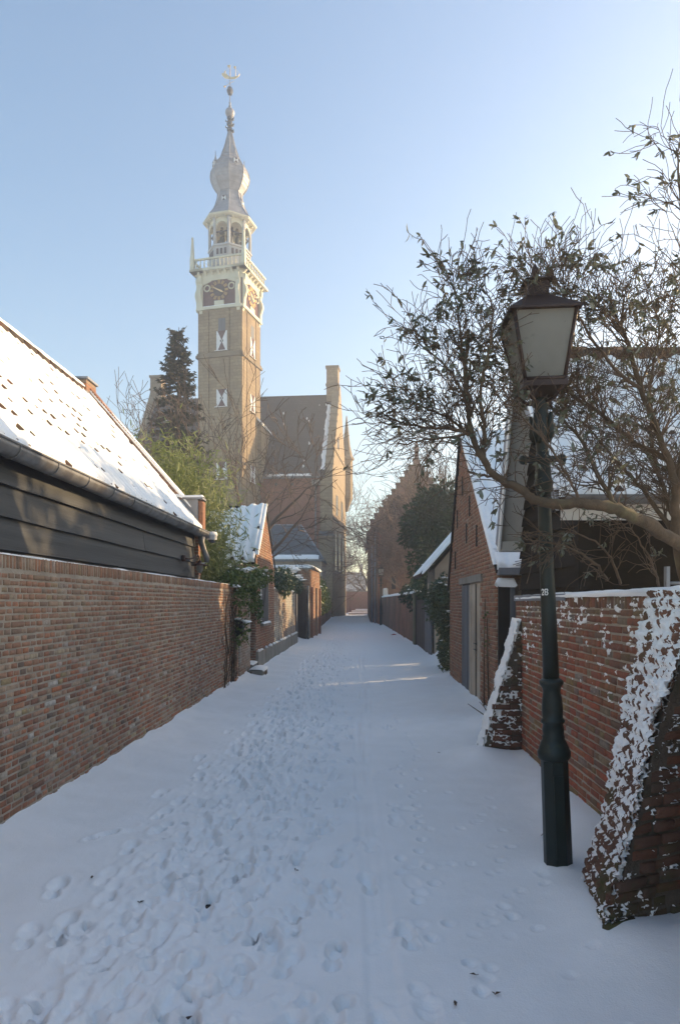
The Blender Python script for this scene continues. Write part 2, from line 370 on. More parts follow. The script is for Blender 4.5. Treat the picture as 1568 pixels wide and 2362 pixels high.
# ------------------------------------------------------------------ brick builder
def brick_template(L, H, D, k):
    """brick with its front at y=+D, bevelled and dented; no back face. returns verts, quads"""
    r = np.random.default_rng(100 + k)
    c = 0.004 + 0.003 * r.random()
    def ring(hx, hz, y, j):
        p = np.array([(-hx, y, -hz), (hx, y, -hz), (hx, y, hz), (-hx, y, hz)], float)
        return p + r.normal(0, j, p.shape) * np.array([1, 0.6, 1])
    hx, hz = L / 2, H / 2
    v = np.concatenate([ring(hx, hz, -D * 0.6, 0.0), ring(hx, hz, D - c * 1.2, 0.0014), ring(hx - c * 1.3, hz - c, D, 0.0018)])
    f = []
    for b in (0, 4):
        for i in range(4):
            j = (i + 1) % 4; f.append((b + i, b + j, b + 4 + j, b + 4 + i))
    f.append((8, 9, 10, 11))
    # outward orientation: front +y
    f = [tuple(reversed(q)) for q in f]
    return v, np.array(f)

def in_frame(p, m=30):
    if p[1] < 0.5: return False
    dx = 828 + p[0] / p[1] * 1568; dy = 1388 - (p[2] - EYE) / p[1] * 1568
    return -m < dx < 1568 + m and -m < dy < 2361 + m

_tmpl = {}
def lay_bricks(parent, A, B, z0, z1, mat, L=0.19, H=0.045, gap=0.009, depth=0.012, mix=(0.35, 0.15, 0.5), keep=None, soldier=0.0, n_ind=0,
               rough=0.003, course0=0.0, name="brick", seed=1, tilt=0.006, offset=0.0, edge=None):
    """courses of separate bricks on the face A->B (seen from the left of A->B), standing `depth` proud of the wall body.
    mix = share of whole, three-quarter and half bricks; n_ind nearest ones become objects of their own"""
    rr = random.Random(seed)
    A = Vector((A[0], A[1], 0)); B = Vector((B[0], B[1], 0)); u = (B - A); W = u.length; u.normalize()
    n = Vector((0, 0, 1)).cross(u)
    items = []
    def put(uc, zc, l, h, sold=False):
        if keep and not keep(uc, zc, l, h): return
        w = A + u * uc + n * offset; items.append((uc, zc, l, h, (w.x, w.y, zc)))
    z = z0 + course0; top = z1 - soldier
    while z + H * 0.6 < top:
        h = min(H, top - z - gap * 0.5)
        x = -rr.random() * L
        wav = rr.uniform(-0.002, 0.002)
        while x < W:
            t = rr.random(); l = L if t < mix[0] else (L * 0.72 if t < mix[0] + mix[1] else L * 0.46)
            l *= rr.uniform(0.93, 1.06)
            a, b = max(x, 0), min(x + l, W)
            if b - a > 0.03: put((a + b) / 2, z + h / 2 + wav + rr.uniform(-0.0015, 0.0015), b - a, h * rr.uniform(0.93, 1.05))
            x += l + gap * rr.uniform(0.8, 1.3)
        z += H + gap
    if soldier:
        x = 0
        while x < W:
            l = H * rr.uniform(0.9, 1.15)
            if x + l < W: put(x + l / 2, z1 - soldier / 2 + rr.uniform(-0.006, 0.004), l, soldier - gap, True)
            x += l + gap * rr.uniform(0.7, 1.2)
    def q(v, s): return max(s, round(v / s) * s)
    order = sorted(range(len(items)), key=lambda i: -(1 if in_frame(items[i][4], 0) else 0) * 1000 + math.hypot(items[i][4][0], items[i][4][1]))
    ind = set(i for i in order[:n_ind] if in_frame(items[i][4], 0))
    VV = []; FF = []; nb = 0
    for i, (uc, zc, l, h, w) in enumerate(items):
        k = rr.randrange(5); y = depth + rr.uniform(-rough, rough)
        rot = rr.gauss(0, tilt)
        if i in ind:
            key = (q(l, 0.02), q(h, 0.012), k, mat.name, round(depth, 3))
            if key not in _tmpl:
                v, f = brick_template(key[0], key[1], depth, k); _tmpl[key] = np_mesh("brick", v, f, mat)
            o = link(name, _tmpl[key], parent)
            c, s = math.cos(rot), math.sin(rot)
            X = u * c + Vector((0, 0, 1)) * s; Z = Vector((0, 0, 1)) * c - u * s
            M = basis(Vector(w) + n * (y - depth), X * (l / key[0]), n, Z * (h / key[1]))
            o.matrix_basis = M
        else:
            v, f = brick_template(l, h, depth, k)
            P = np.array(w) + np.outer(v[:, 0], u) + np.outer(v[:, 1] + y - depth, n) + np.outer(v[:, 2], (0, 0, 1)) + np.outer(v[:, 0] * rot, (0, 0, 1))
            VV.append(P); FF.append(f + nb); nb += len(v)
    if VV:
        me = np_mesh("bricks", np.concatenate(VV), np.concatenate(FF), mat)
        link("brickwork", me, parent, "stuff")
    return len(items)

def snow_cap(parent, pts, width, h, seed=0, name="snow_cap", step=0.06, nrm=None, rag=0.5, thin=0.0):
    """a soft ridge of snow lying along the polyline pts (3-D), width across in the ground plane (or along nrm)"""
    pts = [Vector(p) for p in pts]
    P = []; s = 0
    for a, b in zip(pts[:-1], pts[1:]):
        m = max(2, int((b - a).length / step))
        for i in range(m): P.append(a.lerp(b, i / m))
    P.append(pts[-1])
    d = (pts[-1] - pts[0]).normalized()
    side = Vector(nrm).normalized() if nrm is not None else d.cross(Vector((0, 0, 1))).normalized()
    prof = [(-0.52, -0.35), (-0.54, 0.15), (-0.45, 0.6), (-0.25, 0.92), (0, 1.0), (0.25, 0.92), (0.45, 0.6), (0.54, 0.15), (0.52, -0.35)]
    V = []
    for i, p in enumerate(P):
        t = i * step * 3.1 + seed * 7.3
        hh = h * (1 - rag * 0.6 + rag * 1.2 * float(fbm(t, seed * 3.3, seed, 3))) - thin * float(vnoise(t * 0.35, 5.5, seed + 3))
        if i in (0, len(P) - 1): hh *= 0.3
        for k, (a, b) in enumerate(prof):
            j = float(vnoise(t * 1.7, k * 1.9, seed + 9)) - 0.5
            V.append(p + side * (a * width * (1 + 0.10 * j)) + Vector((0, 0, 1)) * (b * hh + (0.18 * h * j if b < 0.5 else 0)))
    n = len(prof)
    f = grid_faces(len(P), n)
    me = np_mesh(name, [tuple(v) for v in V], f, SNOW, True)
    return link(name, me, parent)

def blobs(parent, spots, name="snow_patches", mat=None, seed=3):
    """small irregular lumps of snow: spots = (point, rx, ry, rz, normal-ish)"""
    r = np.random.default_rng(seed)
    t = (1 + 5 ** 0.5) / 2
    iv = np.array([(-1,t,0),(1,t,0),(-1,-t,0),(1,-t,0),(0,-1,t),(0,1,t),(0,-1,-t),(0,1,-t),(t,0,-1),(t,0,1),(-t,0,-1),(-t,0,1)], float); iv /= np.linalg.norm(iv[0])
    fi = [(0,11,5),(0,5,1),(0,1,7),(0,7,10),(0,10,11),(1,5,9),(5,11,4),(11,10,2),(10,7,6),(7,1,8),(3,9,4),(3,4,2),(3,2,6),(3,6,8),(3,8,9),(4,9,5),(2,4,11),(6,2,10),(8,6,7),(9,8,1)]
    # one subdivision
    vs = [tuple(v) for v in iv]; cache = {}; f2 = []
    def mid(a, b):
        k = (min(a, b), max(a, b))
        if k not in cache:
            m = (np.array(vs[a]) + np.array(vs[b])); m /= np.linalg.norm(m); vs.append(tuple(m)); cache[k] = len(vs) - 1
        return cache[k]
    for a, b, c in fi:
        x, y, z = mid(a, b), mid(b, c), mid(c, a); f2 += [(a, x, z), (b, y, x), (c, z, y), (x, y, z)]
    S = np.array(vs); F = np.array(f2)
    VV = []; FF = []; nb = 0
    for p, rx, ry, rz in spots:
        v = S * (1 + r.normal(0, 0.22, (len(S), 1))); v = v * np.array([rx, ry, rz]) + np.array(p)
        VV.append(v); FF.append(F + nb); nb += len(S)
    if not VV: return None
    me = np_mesh(name, np.concatenate(VV), np.concatenate(FF), mat or SNOW, True)
    return link(name, me, parent, "stuff")

# ------------------------------------------------------------------ foliage builders
def leaf_mesh(name, P, D, Nn, Ln, Wd, mat, fold=0.25, oval=False):
    """kite-shaped folded leaves: P base points, D directions, Nn side vectors, lengths, widths"""
    P = np.asarray(P, float); D = np.asarray(D, float); Nn = np.asarray(Nn, float)
    Ln = np.asarray(Ln, float)[:, None]; Wd = np.asarray(Wd, float)[:, None]
    D = D / (np.linalg.norm(D, axis=1, keepdims=True) + 1e-9)
    S = np.cross(D, Nn); S /= (np.linalg.norm(S, axis=1, keepdims=True) + 1e-9)
    U = np.cross(S, D)
    m = P + D * Ln * 0.45
    if oval:
        a = P + D * Ln * 0.22; c = P + D * Ln * 0.68 - U * Ln * 0.05
        v = np.stack([P, a + S * Wd * 0.42 + U * Wd * fold, c + S * Wd * 0.45 + U * Wd * fold * 0.7, P + D * Ln - U * Ln * 0.16, c - S * Wd * 0.45 + U * Wd * fold * 0.7, a - S * Wd * 0.42 + U * Wd * fold], 1).reshape(-1, 3)
        b = np.arange(len(P))[:, None] * 6
        f = np.concatenate([b + np.array(q) for q in ([0, 1, 5], [1, 2, 5], [2, 4, 5], [2, 3, 4])], 1).reshape(-1, 3)
        return np_mesh(name, v, f, mat)
    v = np.stack([P, m + S * Wd * 0.5 + U * Wd * fold, P + D * Ln + U * Ln * -0.08, m - S * Wd * 0.5 + U * Wd * fold], 1).reshape(-1, 3)
    b = np.arange(len(P))[:, None] * 4
    f = np.concatenate([b + np.array([0, 1, 2]), b + np.array([0, 2, 3])], 1).reshape(-1, 3)
    return np_mesh(name, v, f, mat)

def rv(rr, s=1.0):
    return Vector((rr.gauss(0, s), rr.gauss(0, s), rr.gauss(0, s)))

def grow(mb, rr, p, d, length, r, depth, P, tips, level=0):
    """one branch and its children; P: dict(seg, wob, up, kids, ratio, ang, rr, nmin)"""
    n = max(2, int(length / P['seg'])) if level < 2 else max(2, min(4, int(length / P['seg'])))
    pts = [Vector(p)]; rad = [r]; d = Vector(d).normalized()
    for i in range(n):
        d = (d + rv(rr, P['wob']) + Vector((0, 0, P['up'][min(level, len(P['up']) - 1)]))).normalized()
        pts.append(pts[-1] + d * (length / n)); rad.append(max(P['rmin'], r * (1 - 0.75 * (i + 1) / n)))
    mb.tube(pts, rad, 6 if r > P['rmin'] * 8 else (4 if r > P['rmin'] * 3 else 3), False)
    if depth == 0:
        tips.append((pts[-1], d, pts[-2])); return
    k = P['kids'][min(level, len(P['kids']) - 1)]
    k = rr.randint(max(1, k - 1), k + 1)
    for j in range(k):
        t = rr.uniform(0.3, 1.0) if j else 1.0
        i = min(n - 1, int(t * n)); q = pts[i].lerp(pts[i + 1], t * n - i) if t < 1 else pts[-1]
        bd = (pts[i + 1] - pts[i]).normalized()
        a = P['ang'] * rr.uniform(0.6, 1.4) * (0.5 if j == 0 else 1)
        s = rv(rr); s = (s - bd * s.dot(bd)).normalized()
        nd = bd * math.cos(a) + s * math.sin(a)
        grow(mb, rr, q, nd, length * P['ratio'] * rr.uniform(0.75, 1.2), max(P['rmin'], rad[i] * P['rr']), depth - 1, P, tips, level + 1)

def crust(parent, O, U, Vv, W, H, fn, res=0.012, name="snow_crust"):
    """broken crust of snow clinging to a face: fn(u, v) -> height over the face, negative where there is none"""
    O = np.array(O, float); U = np.array(U, float); U /= np.linalg.norm(U); Vv = np.array(Vv, float); Nn = np.cross(U, Vv); Nn /= np.linalg.norm(Nn)
    u = np.arange(0, W, res); v = np.arange(0, H, res); Ug, Vg = np.meshgrid(u, v, indexing='ij')
    S = fn(Ug, Vg)
    P = O + Ug.ravel()[:, None] * U + Vg.ravel()[:, None] * Vv + S.ravel()[:, None] * Nn
    f = grid_faces(len(u), len(v)); q = S.ravel()[f].max(1) > -0.012
    f = f[q]; used, inv = np.unique(f.ravel(), return_inverse=True)
    return link(name, np_mesh(name, P[used], inv.reshape(-1, 4), SNOW, True), parent, "stuff")
# ------------------------------------------------------------------ ground
def wall_left_x(y):                      # face of the left-hand row along the lane
    return np.interp(y, [0, 13.75, 14.2, 29.6, 29.8, 34, 34.2, 66, 84], [-2.5, -2.5, -2.48, -2.6, -2.15, -1.98, -2.2, -2.85, -1.9])
def wall_right_x(y):
    return np.interp(y, [0, 7.6, 9.7, 14.9, 25.4, 50, 58, 85], [1.75, 1.75, 1.95, 1.98, 2.13, 1.62, 1.5, 1.0])

def build_ground():
    g = MB().box(-130, 110, -30, 215, -0.6, -0.12)
    tag(g.build("ground", SNOW), "snow covered ground of the gardens around the lane", kind="structure")
    p = MB().box(-3.0, 2.9, -6, 100, -0.3, -0.075)
    tag(p.build("road", PAVER), "brick paving of the lane under the snow", kind="structure")
    # snow sheet on the lane: height field with footprints, tyre tracks and drifts
    ys = np.concatenate([np.linspace(-5, 1.9, 24), np.geomspace(1.95, 100, 820)]); xs = np.linspace(-3.0, 2.9, 470)
    Yg, Xg = np.meshgrid(ys, xs, indexing='ij')
    H = 0.010 * (fbm(Xg * 0.9, Yg * 0.9, 3, 3) - 0.5) + 0.010 * (fbm(Xg * 4, Yg * 4, 5, 3) - 0.5)
    wl = wall_left_x(Yg); wr = wall_right_x(Yg)
    H += 0.085 * np.exp(-np.clip(Xg - wl, -0.3, 9) / 0.28) * (0.5 + fbm(Xg * 2, Yg * 1.6, 8, 3))
    H += 0.06 * np.exp(-np.clip(wr - Xg, -0.3, 9) / 0.22) * (0.4 + fbm(Xg * 2, Yg * 1.6, 9, 3))
    # trampled band
    band = np.exp(-((Xg + 0.75 + 0.12 * np.sin(Yg * 0.35)) / 0.72) ** 4)
    near = np.clip(Yg / 3, 0.6, 1)
    H += band * (-0.012 + 0.034 * (fbm(Xg * 9, Yg * 7, 21, 4, 0.65) - 0.5) * near)
    H += 0.014 * np.clip(fbm(Xg * 16, Yg * 13, 25, 3) - 0.56, 0, 1) / 0.2 * band
    # blown ripples on the untouched left strip
    H += 0.007 * np.sin((Xg * 2.2 + Yg * 5.0) + 4 * fbm(Xg * 0.8, Yg * 0.8, 31, 2)) * np.exp(-((Xg + 1.9) / 0.5) ** 2)
    # drifts at the feet of the buttresses and the lamp
    for cx, cy, rx, ry, h in ((1.28, 7.15, 0.28, 0.45, 0.10), (1.25, 3.55, 0.22, 0.6, 0.07), (1.22, 4.16, 0.16, 0.16, 0.03), (1.6, 3.2, 0.5, 0.3, 0.06), (1.62, 5.0, 0.18, 1.0, 0.06), (2.0, 9.0, 0.5, 0.6, 0.08)):
        H += h * np.exp(-((Xg - cx) / rx) ** 2 - ((Yg - cy) / ry) ** 2)
    rr = random.Random(5)
    def stamp(cx, cy, a, b, ang, dep, rim=0.22, sharp=9):
        rad = max(a, b) * 1.9
        i0, i1 = np.searchsorted(ys, cy - rad), np.searchsorted(ys, cy + rad); j0, j1 = np.searchsorted(xs, cx - rad), np.searchsorted(xs, cx + rad)
        if i1 - i0 < 1 or j1 - j0 < 1: return
        X = Xg[i0:i1, j0:j1] - cx; Y = Yg[i0:i1, j0:j1] - cy
        c, s = math.cos(ang), math.sin(ang); U = X * c + Y * s; V = -X * s + Y * c
        q = np.sqrt((U / b) ** 2 + (V / a) ** 2)
        H[i0:i1, j0:j1] += -dep * np.exp(-q ** sharp) + dep * rim * np.exp(-((q - 1.35) / 0.3) ** 2)
    def boot(cx, cy, ang, dep):
        fx, fy = -math.sin(ang), math.cos(ang)
        stamp(cx + fx * 0.05, cy + fy * 0.05, 0.085, 0.046, ang, dep)
        stamp(cx - fx * 0.09, cy - fy * 0.09, 0.048, 0.036, ang, dep * 1.15)
        for q in range(4): stamp(cx + fx * (0.11 - q * 0.04), cy + fy * (0.11 - q * 0.04), 0.008, 0.036, ang, -0.004, 0.0, 4)
    # walkers
    for t in range(24):
        x = rr.gauss(-0.75, 0.42); y = rr.uniform(1.6, 3.2); side = 1; dirn = rr.choice((0, math.pi)); end = rr.choice((14, 30, 60))
        while y < end:
            x += rr.gauss(0, 0.05) + (-0.75 - x) * 0.015
            boot(x + side * 0.10, y, dirn + rr.gauss(0, 0.22), rr.uniform(0.012, 0.036)); side = -side
            y += rr.uniform(0.45, 0.75)
    for k in range(110):
        boot(rr.uniform(-1.6, 0.4), 1.8 * math.exp(rr.uniform(0, 2.6)), rr.uniform(0, 6.28), rr.uniform(0.006, 0.02))
    for k, (dx, dy) in enumerate(((130, 2050), (150, 2130), (300, 1955), (75, 2330), (590, 2060), (590, 2150), (440, 2320), (570, 1990))):
        Y = EYE * 1568 / (dy - 1388); boot((dx - 828) / 1568 * Y, Y, rr.uniform(-0.5, 0.5), 0.032)
    # a bicycle track and a dog's trail
    for x0, am, ph in ((0.02, 0.05, 0.2), (0.12, 0.04, 1.1)):
        cx = x0 + am * np.sin(Yg * 0.55 + ph)
        H -= 0.014 * np.exp(-((Xg - cx) / 0.035) ** 4) * np.clip((26 - Yg) / 6, 0, 1) * np.clip(2.2 * vnoise(Yg * 2.2, Yg * 0 + x0 * 9, 4) - 0.4, 0, 1.2)
        H += 0.003 * np.exp(-((np.abs(Xg - cx) - 0.06) / 0.02) ** 2) * np.clip((26 - Yg) / 6, 0, 1)
    y = 1.9
    while y < 16:
        x = 0.45 + 0.1 * math.sin(y) ; stamp(x + rr.choice((-1, 1)) * rr.uniform(0.04, 0.1), y, 0.035, 0.03, 0, rr.uniform(0.014, 0.026)); y += rr.uniform(0.12, 0.26)
    for k in range(40): stamp(rr.uniform(0.5, 1.1), rr.uniform(2.3, 6), 0.03, 0.03, 0, rr.uniform(0.005, 0.012))
    # scuffs down to the paving
    holes = [(440, 2330, .026, .016), (85, 2345, .03, .016), (600, 2150, .028, .010), (590, 2160, .02, .008), (437, 2010, .03, .012), (405, 2028, .02, .009), (550, 2020, .02, .009), (668, 1978, .03, .008), (610, 1888, .02, .008),
             (70, 2308, .02, .01), (480, 2060, .016, .008), (140, 2050, .014, .008), (132, 2162, .014, .009), (775, 1728, .02, .01), (655, 1845, .02, .01), (520, 1960, .016, .008), (500, 1985, .016, .007), (740, 1755, .03, .01), (580, 2072, .02, .007), (705, 1800, .016, .008)]
    for dx, dy, a, b in holes:
        Y = EYE * 1568 / (dy - 1388) ; X = (dx - 828) / 1568 * Y
        for k in range(5):
            stamp(X + rr.gauss(0, a * 0.8), Y + rr.gauss(0, b * 2.2), max(0.011, b * rr.uniform(.5, 1.0)), max(0.012, a * rr.uniform(.4, .9)), rr.gauss(0, 0.4), rr.uniform(0.08, 0.12), 0.08, 3)
    for k in range(60):
        X = rr.gauss(-0.8, 0.4); Y = rr.uniform(2.5, 8); stamp(X, Y, rr.uniform(.010, .014), rr.uniform(.012, .022), rr.uniform(-0.4, 0.4), 0.10, 0.08, 3)
    V = np.stack([Xg, Yg, H], -1).reshape(-1, 3)
    me = np_mesh("lane_snow", V, grid_faces(len(ys), len(xs))[:, ::-1], SNOW, True)
    o = link("snow_ground", me); tag(o, "trodden snow with footprints lying on the lane", kind="structure")
    return ys, xs, H
LANE_Y, LANE_X, LANE_H = build_ground()
def ground_z(x, y):
    i = int(np.clip(np.searchsorted(LANE_Y, y), 0, len(LANE_Y) - 1)); j = int(np.clip(np.searchsorted(LANE_X, x), 0, len(LANE_X) - 1))
    return float(LANE_H[i, j])
# ------------------------------------------------------------------ pantile roofs under snow
def tile_h(u, v, pu, pv, amp=0.028, step=0.022):
    """pantile surface height: S-shaped roll across (u), steps up the slope (v)"""
    fu = (u / pu) % 1.0; fv = (v / pv) % 1.0
    roll = np.where(fu < 0.38, np.sin(fu / 0.38 * np.pi) * 1.0, -0.35 * np.sin((fu - 0.38) / 0.62 * np.pi))
    return amp * roll + step * (1 - fv)

def pantile_roof(parent, O, U, Vv, W, Lh, pu, pv, thick, seed, res=(0.03, 0.03), bare=None, wave=0.5, n_ind=300, amp=0.028, clip=None, edge_drop=0.0):
    """tiles as separate pieces, then the snow sheet lying over them. O eave corner, U along eave, Vv up the slope"""
    O = Vector(O); U = Vector(U).normalized(); Vv = Vector(Vv).normalized(); Nn = U.cross(Vv).normalized()
    if Nn.z < 0: Nn = -Nn
    sheet = MB(); c = [O, O + U * W, O + U * W + Vv * Lh, O + Vv * Lh]
    sheet.prism([p - Nn * 0.03 for p in c], (0, 0, 0), -Nn * 0.05)
    roof = sheet.build("roof", BOARD_R, parent)
    # one tile mesh
    us = np.linspace(0, pu, 9); vs = np.array([0, pv * 1.12])
    tv = []
    for vv in vs:
        for uu in us: tv.append((uu, vv, float(tile_h(np.array(uu * 0.9999), np.array(0.0), pu, pv, amp)) - 0.022 * min(1, vv / pv)))
    nb = len(tv)
    for uu in us: tv.append((uu, 0, float(tile_h(np.array(uu * 0.9999), np.array(0.0), pu, pv, amp)) - 0.018))
    tf = [(i, i + 1, len(us) + i + 1, len(us) + i) for i in range(len(us) - 1)] + [(nb + i, nb + i + 1, i + 1, i) for i in range(len(us) - 1)]
    tm = np_mesh("tile", tv, np.array(tf), TILE, True)
    nu, nv = int(W / pu), int(Lh / pv)
    spots = []
    for i in range(nu):
        for j in range(nv):
            p = O + U * (i * pu) + Vv * (j * pv)
            if clip and not clip((i + .5) * pu, (j + .5) * pv): continue
            spots.append((i, j, p))
    rr = random.Random(seed)
    def vis(s):
        return (0 if in_frame(s[2], 0) else 1, math.hypot(s[2].x, s[2].y))
    spots.sort(key=vis)
    VV = []; FF = []; cnt = 0; T = np.array(tv); F = np.array(tf)
    for k, (i, j, p) in enumerate(spots):
        if k < n_ind and in_frame(p, 0):
            o = link("tile", tm, roof); o.matrix_basis = basis(p + Nn * rr.uniform(-0.003, 0.004), U, Vv, Nn)
        else:
            VV.append(np.array(p) + np.outer(T[:, 0], U) + np.outer(T[:, 1], Vv) + np.outer(T[:, 2], Nn)); FF.append(F + cnt); cnt += len(T)
    if VV: link("tiling", np_mesh("tiling", np.concatenate(VV), np.concatenate(FF), TILE, True), roof, "stuff")
    # snow
    ug = np.arange(0, W + res[0] * 0.5, res[0]); vg = np.arange(-0.04, Lh + res[1] * 0.5, res[1])
    Ug, Vg = np.meshgrid(ug, vg, indexing='ij')
    th = tile_h(Ug, np.maximum(Vg, 0), pu, pv, amp)
    soft = amp * wave * 0.8 * np.sin(2 * np.pi * (Ug / pu) + 0.2) + 0.008 * (1 - (Vg / pv) % 1.0)
    t = thick * (0.75 + 0.5 * fbm(Ug * 1.3, Vg * 1.3, seed, 3)) + 0.008 * (fbm(Ug * 9, Vg * 9, seed + 4, 3) - 0.5)
    S = soft + t
    if bare is not None: S = bare(Ug, Vg, S, th, pu, pv)
    e = np.clip((Vg + 0.04) / 0.07, 0, 1); S = S * (0.35 + 0.65 * np.sqrt(e)) - (1 - e) * 0.015
    if clip: 
        ok = np.vectorize(lambda a, b: 1.0 if clip(a, b) else 0.0)(Ug, Vg); S = np.where(ok > 0, S, -0.1)
    V = np.array(O) + Ug.ravel()[:, None] * np.array(U) + Vg.ravel()[:, None] * np.array(Vv) + S.ravel()[:, None] * np.array(Nn)
    f = grid_faces(len(ug), len(vg))
    if np.dot(np.cross(np.array(U), np.array(Vv)), np.array(Nn)) < 0: f = f[:, ::-1]
    sn = link("snow_cover", np_mesh("snow_cover", V, f, SNOW, True), roof)
    return roof

# ------------------------------------------------------------------ left garden wall
def left_wall():
    t = thing("brick_wall", (-2.55, 6, 0), "long weathered brown brick garden wall below the black boarded barn", "wall")
    MB().box(-2.80, -2.511, -4, 13.74, -0.3, 1.985).build("wall_core", MORTAR, t)
    lay_bricks(t, (-2.511, 13.74), (-2.511, -4), -0.05, 2.0, BR_LEFT, L=0.175, H=0.037, gap=0.0135, depth=0.007, mix=(0.14, 0.16, 0.70), soldier=0.118, n_ind=300, rough=0.004, seed=11)
    # end pier, facing up the lane and across it
    lay_bricks(t, (-2.45, 13.75), (-2.45, 13.35), -0.05, 1.96, BR_LEFT, L=0.175, H=0.040, depth=0.011, seed=12)
    MB().box(-2.82, -2.461, 13.36, 13.745, -0.3, 1.95).build("end_pier", MORTAR, t)
    lay_bricks(t, (-2.46, 13.35), (-2.52, 13.35), -0.05, 1.95, BR_LEFT, L=0.1, H=0.040, depth=0.008, seed=13)
    snow_cap(t, [(-2.63, -4, 1.99), (-2.63, 13.7, 1.99)], 0.24, 0.018, 4, rag=1.2, thin=0.006)
left_wall()

def left_barn():
    t = thing("boarded_barn", (-4.5, 7, 0), "black weatherboarded barn with a steep snow covered pantile roof", "barn")
    MB().box(-6.6, -2.90, 2.2, 11.9, -0.2, 2.86).build("wall_core", BOARD, t)
    rr = random.Random(3)
    z = 2.865; row = 0
    for zb in (2.60, 2.335, 2.07, 1.80):
        cuts = [2.2, rr.uniform(3.6, 4.6), rr.uniform(6.6, 8.4), 11.86]
        if row == 1: cuts = [2.2, 4.1, 9.05, 11.86]
        if row == 2: cuts = [2.2, 3.7, 8.05, 11.86]
        for a, b in zip(cuts[:-1], cuts[1:]):
            j = rr.uniform(-0.004, 0.004); zt = zb + 0.30
            n = 6; vs = []; 
            for i in range(n + 1):
                y = a + 0.002 + (b - a - 0.004) * i / n; w = rr.uniform(-0.004, 0.004); d = rr.uniform(-0.003, 0.003)
                vs += [(-2.845 + j + d, y, zb + w), (-2.868 + j + d, y, zb + w), (-2.895, y, zt), (-2.885 + j, y, zt)]
            fs = []
            for i in range(n):
                q = i * 4; fs += [(q, q + 4, q + 7, q + 3), (q + 1, q, q + 4, q + 5)][:1] + [(q, q + 1, q + 5, q + 4), (q + 3, q + 7, q + 6, q + 2)]
            fs += [(0, 3, 2, 1), (n * 4, n * 4 + 1, n * 4 + 2, n * 4 + 3)]
            MB().add(vs, fs).build("board", BOARD, t)
        row += 1
    # roof: eave X=-2.74,z=2.90 -> ridge X=-4.75,z=5.27
    e = Vector((-2.74, 11.78, 2.91)); r = Vector((-4.75, 11.78, 5.27)); L = (r - e).length
    rs = np.random.default_rng(8)
    hol = rs.random((80, 20))
    def bare(Ug, Vg, S, th, pu, pv):
        iu = np.floor(Ug / pu).astype(int); iv = np.floor(Vg / pv).astype(int)
        fu = (Ug / pu) % 1; fv = (Vg / pv) % 1
        dens = 0.16 + 0.75 * np.clip((fbm(Ug * 0.45, Vg * 0.9, 77, 2) - 0.30) * 3, 0, 1) * np.clip((Vg - 0.15) / 0.9, 0.12, 1)
        open_ = (hol[np.clip(iu, 0, 79), np.clip(iv, 0, 19)] < dens)
        sz = 0.30 + 0.75 * hol[np.clip(iu + 7, 0, 79), np.clip(iv + 3, 0, 19)]
        k = np.exp(-((fu - 0.2) / (0.24 * sz)) ** 2 - ((fv - 0.10) / (0.20 * sz)) ** 2)
        return S - open_ * k * 0.095
    roof = pantile_roof(t, e, (0, -1, 0), r - e, 9.6, L, 0.205, 0.235, 0.034, 21, res=(0.0205, 0.0235), bare=bare, wave=1.0)
    # far slope and ridge
    MB().prism([(-4.75, 2.2, 5.24), (-4.75, 11.78, 5.24), (-6.7, 11.78, 2.9), (-6.7, 2.2, 2.9)], (0, 0, 0), (0, 0, -0.06)).build("rear_slope", TILE, t)
    for i in range(24):
        y = 11.5 - i * 0.4
        MB().tube([(-4.75, y, 5.27), (-4.75, y - 0.41, 5.275)], [0.085, 0.095], 8).build("ridge_tile", TILE, roof)
    snow_cap(roof, [(-4.75, 2.3, 5.335), (-4.75, 11.6, 5.335)], 0.15, 0.05, 9, name="ridge_snow", rag=0.9)
    # gable parapet
    d = (r - e).normalized(); nn = Vector((0.76, 0, 0.65))
    gp = [e + d * 0.28 + nn * 0.0, r + d * 0.02, r + d * 0.02 + Vector((0, 0, 0.15)), e + d * 0.28 + Vector((0, 0, 0.20))]
    MB().prism([p for p in gp], (0, 0.0, 0), (0, 0.22, 0)).build("parapet_core", MORTAR, t)
    for i in range(int((L - 0.3) / 0.058)):
        p = e + d * (0.32 + i * 0.058)
        M = basis(p + Vector((0, -0.008, 0.085)), (0, 1, 0), -d.cross(Vector((0, 1, 0))), d)
        o = MB().box(0, 0.235, -0.085, 0.075, 0, 0.046, M); o.build("parapet_brick", BR_HOUSE, t)
    MB().prism([(-2.90, 11.80, -0.2), (-6.5, 11.80, -0.2), (-6.5, 11.80, 2.95), (-4.75, 11.80, 5.25), (-2.90, 11.80, 3.0)], (0, 0, 0), (0, 0.2, 0)).build("gable_wall", BR_HOUSE, t)
    snow_cap(t, [e + d * 0.25 + Vector((0, 0.11, 0.19)), r + Vector((0, 0.11, 0.14))], 0.24, 0.055, 5, nrm=(0, 1, 0))
    k = MB(); k.box(-3.09, -2.79, 11.77, 12.0, 2.93, 3.43)
    k.build("kneeler", LEAD, t)
    MB().box(-2.79, -2.71, 11.80, 12.0, 2.9, 3.40).build("kneeler_brick", BR_HOUSE, t)
    MB().box(-3.05, -2.70, 11.74, 12.02, 3.43, 3.46).build("kneeler_cap", LEAD, t)
    snow_cap(t, [(-3.20, 11.88, 3.50), (-3.02, 11.88, 3.455), (-2.70, 11.88, 3.46)], 0.24, 0.055, 6, nrm=(0, 1, 0), step=0.03)
    # corner of bricks
    cz = 1.9
    while cz < 2.86:
        MB().box(-2.90, -2.80 + rr.uniform(-.004, .004), 11.865, 12.01, cz, cz + 0.044).build("corner_brick", BR_HOUSE, t); cz += 0.053
    MB().box(-2.90, -2.81, 11.87, 12.0, 1.5, 2.9).build("corner_core", MORTAR, t)
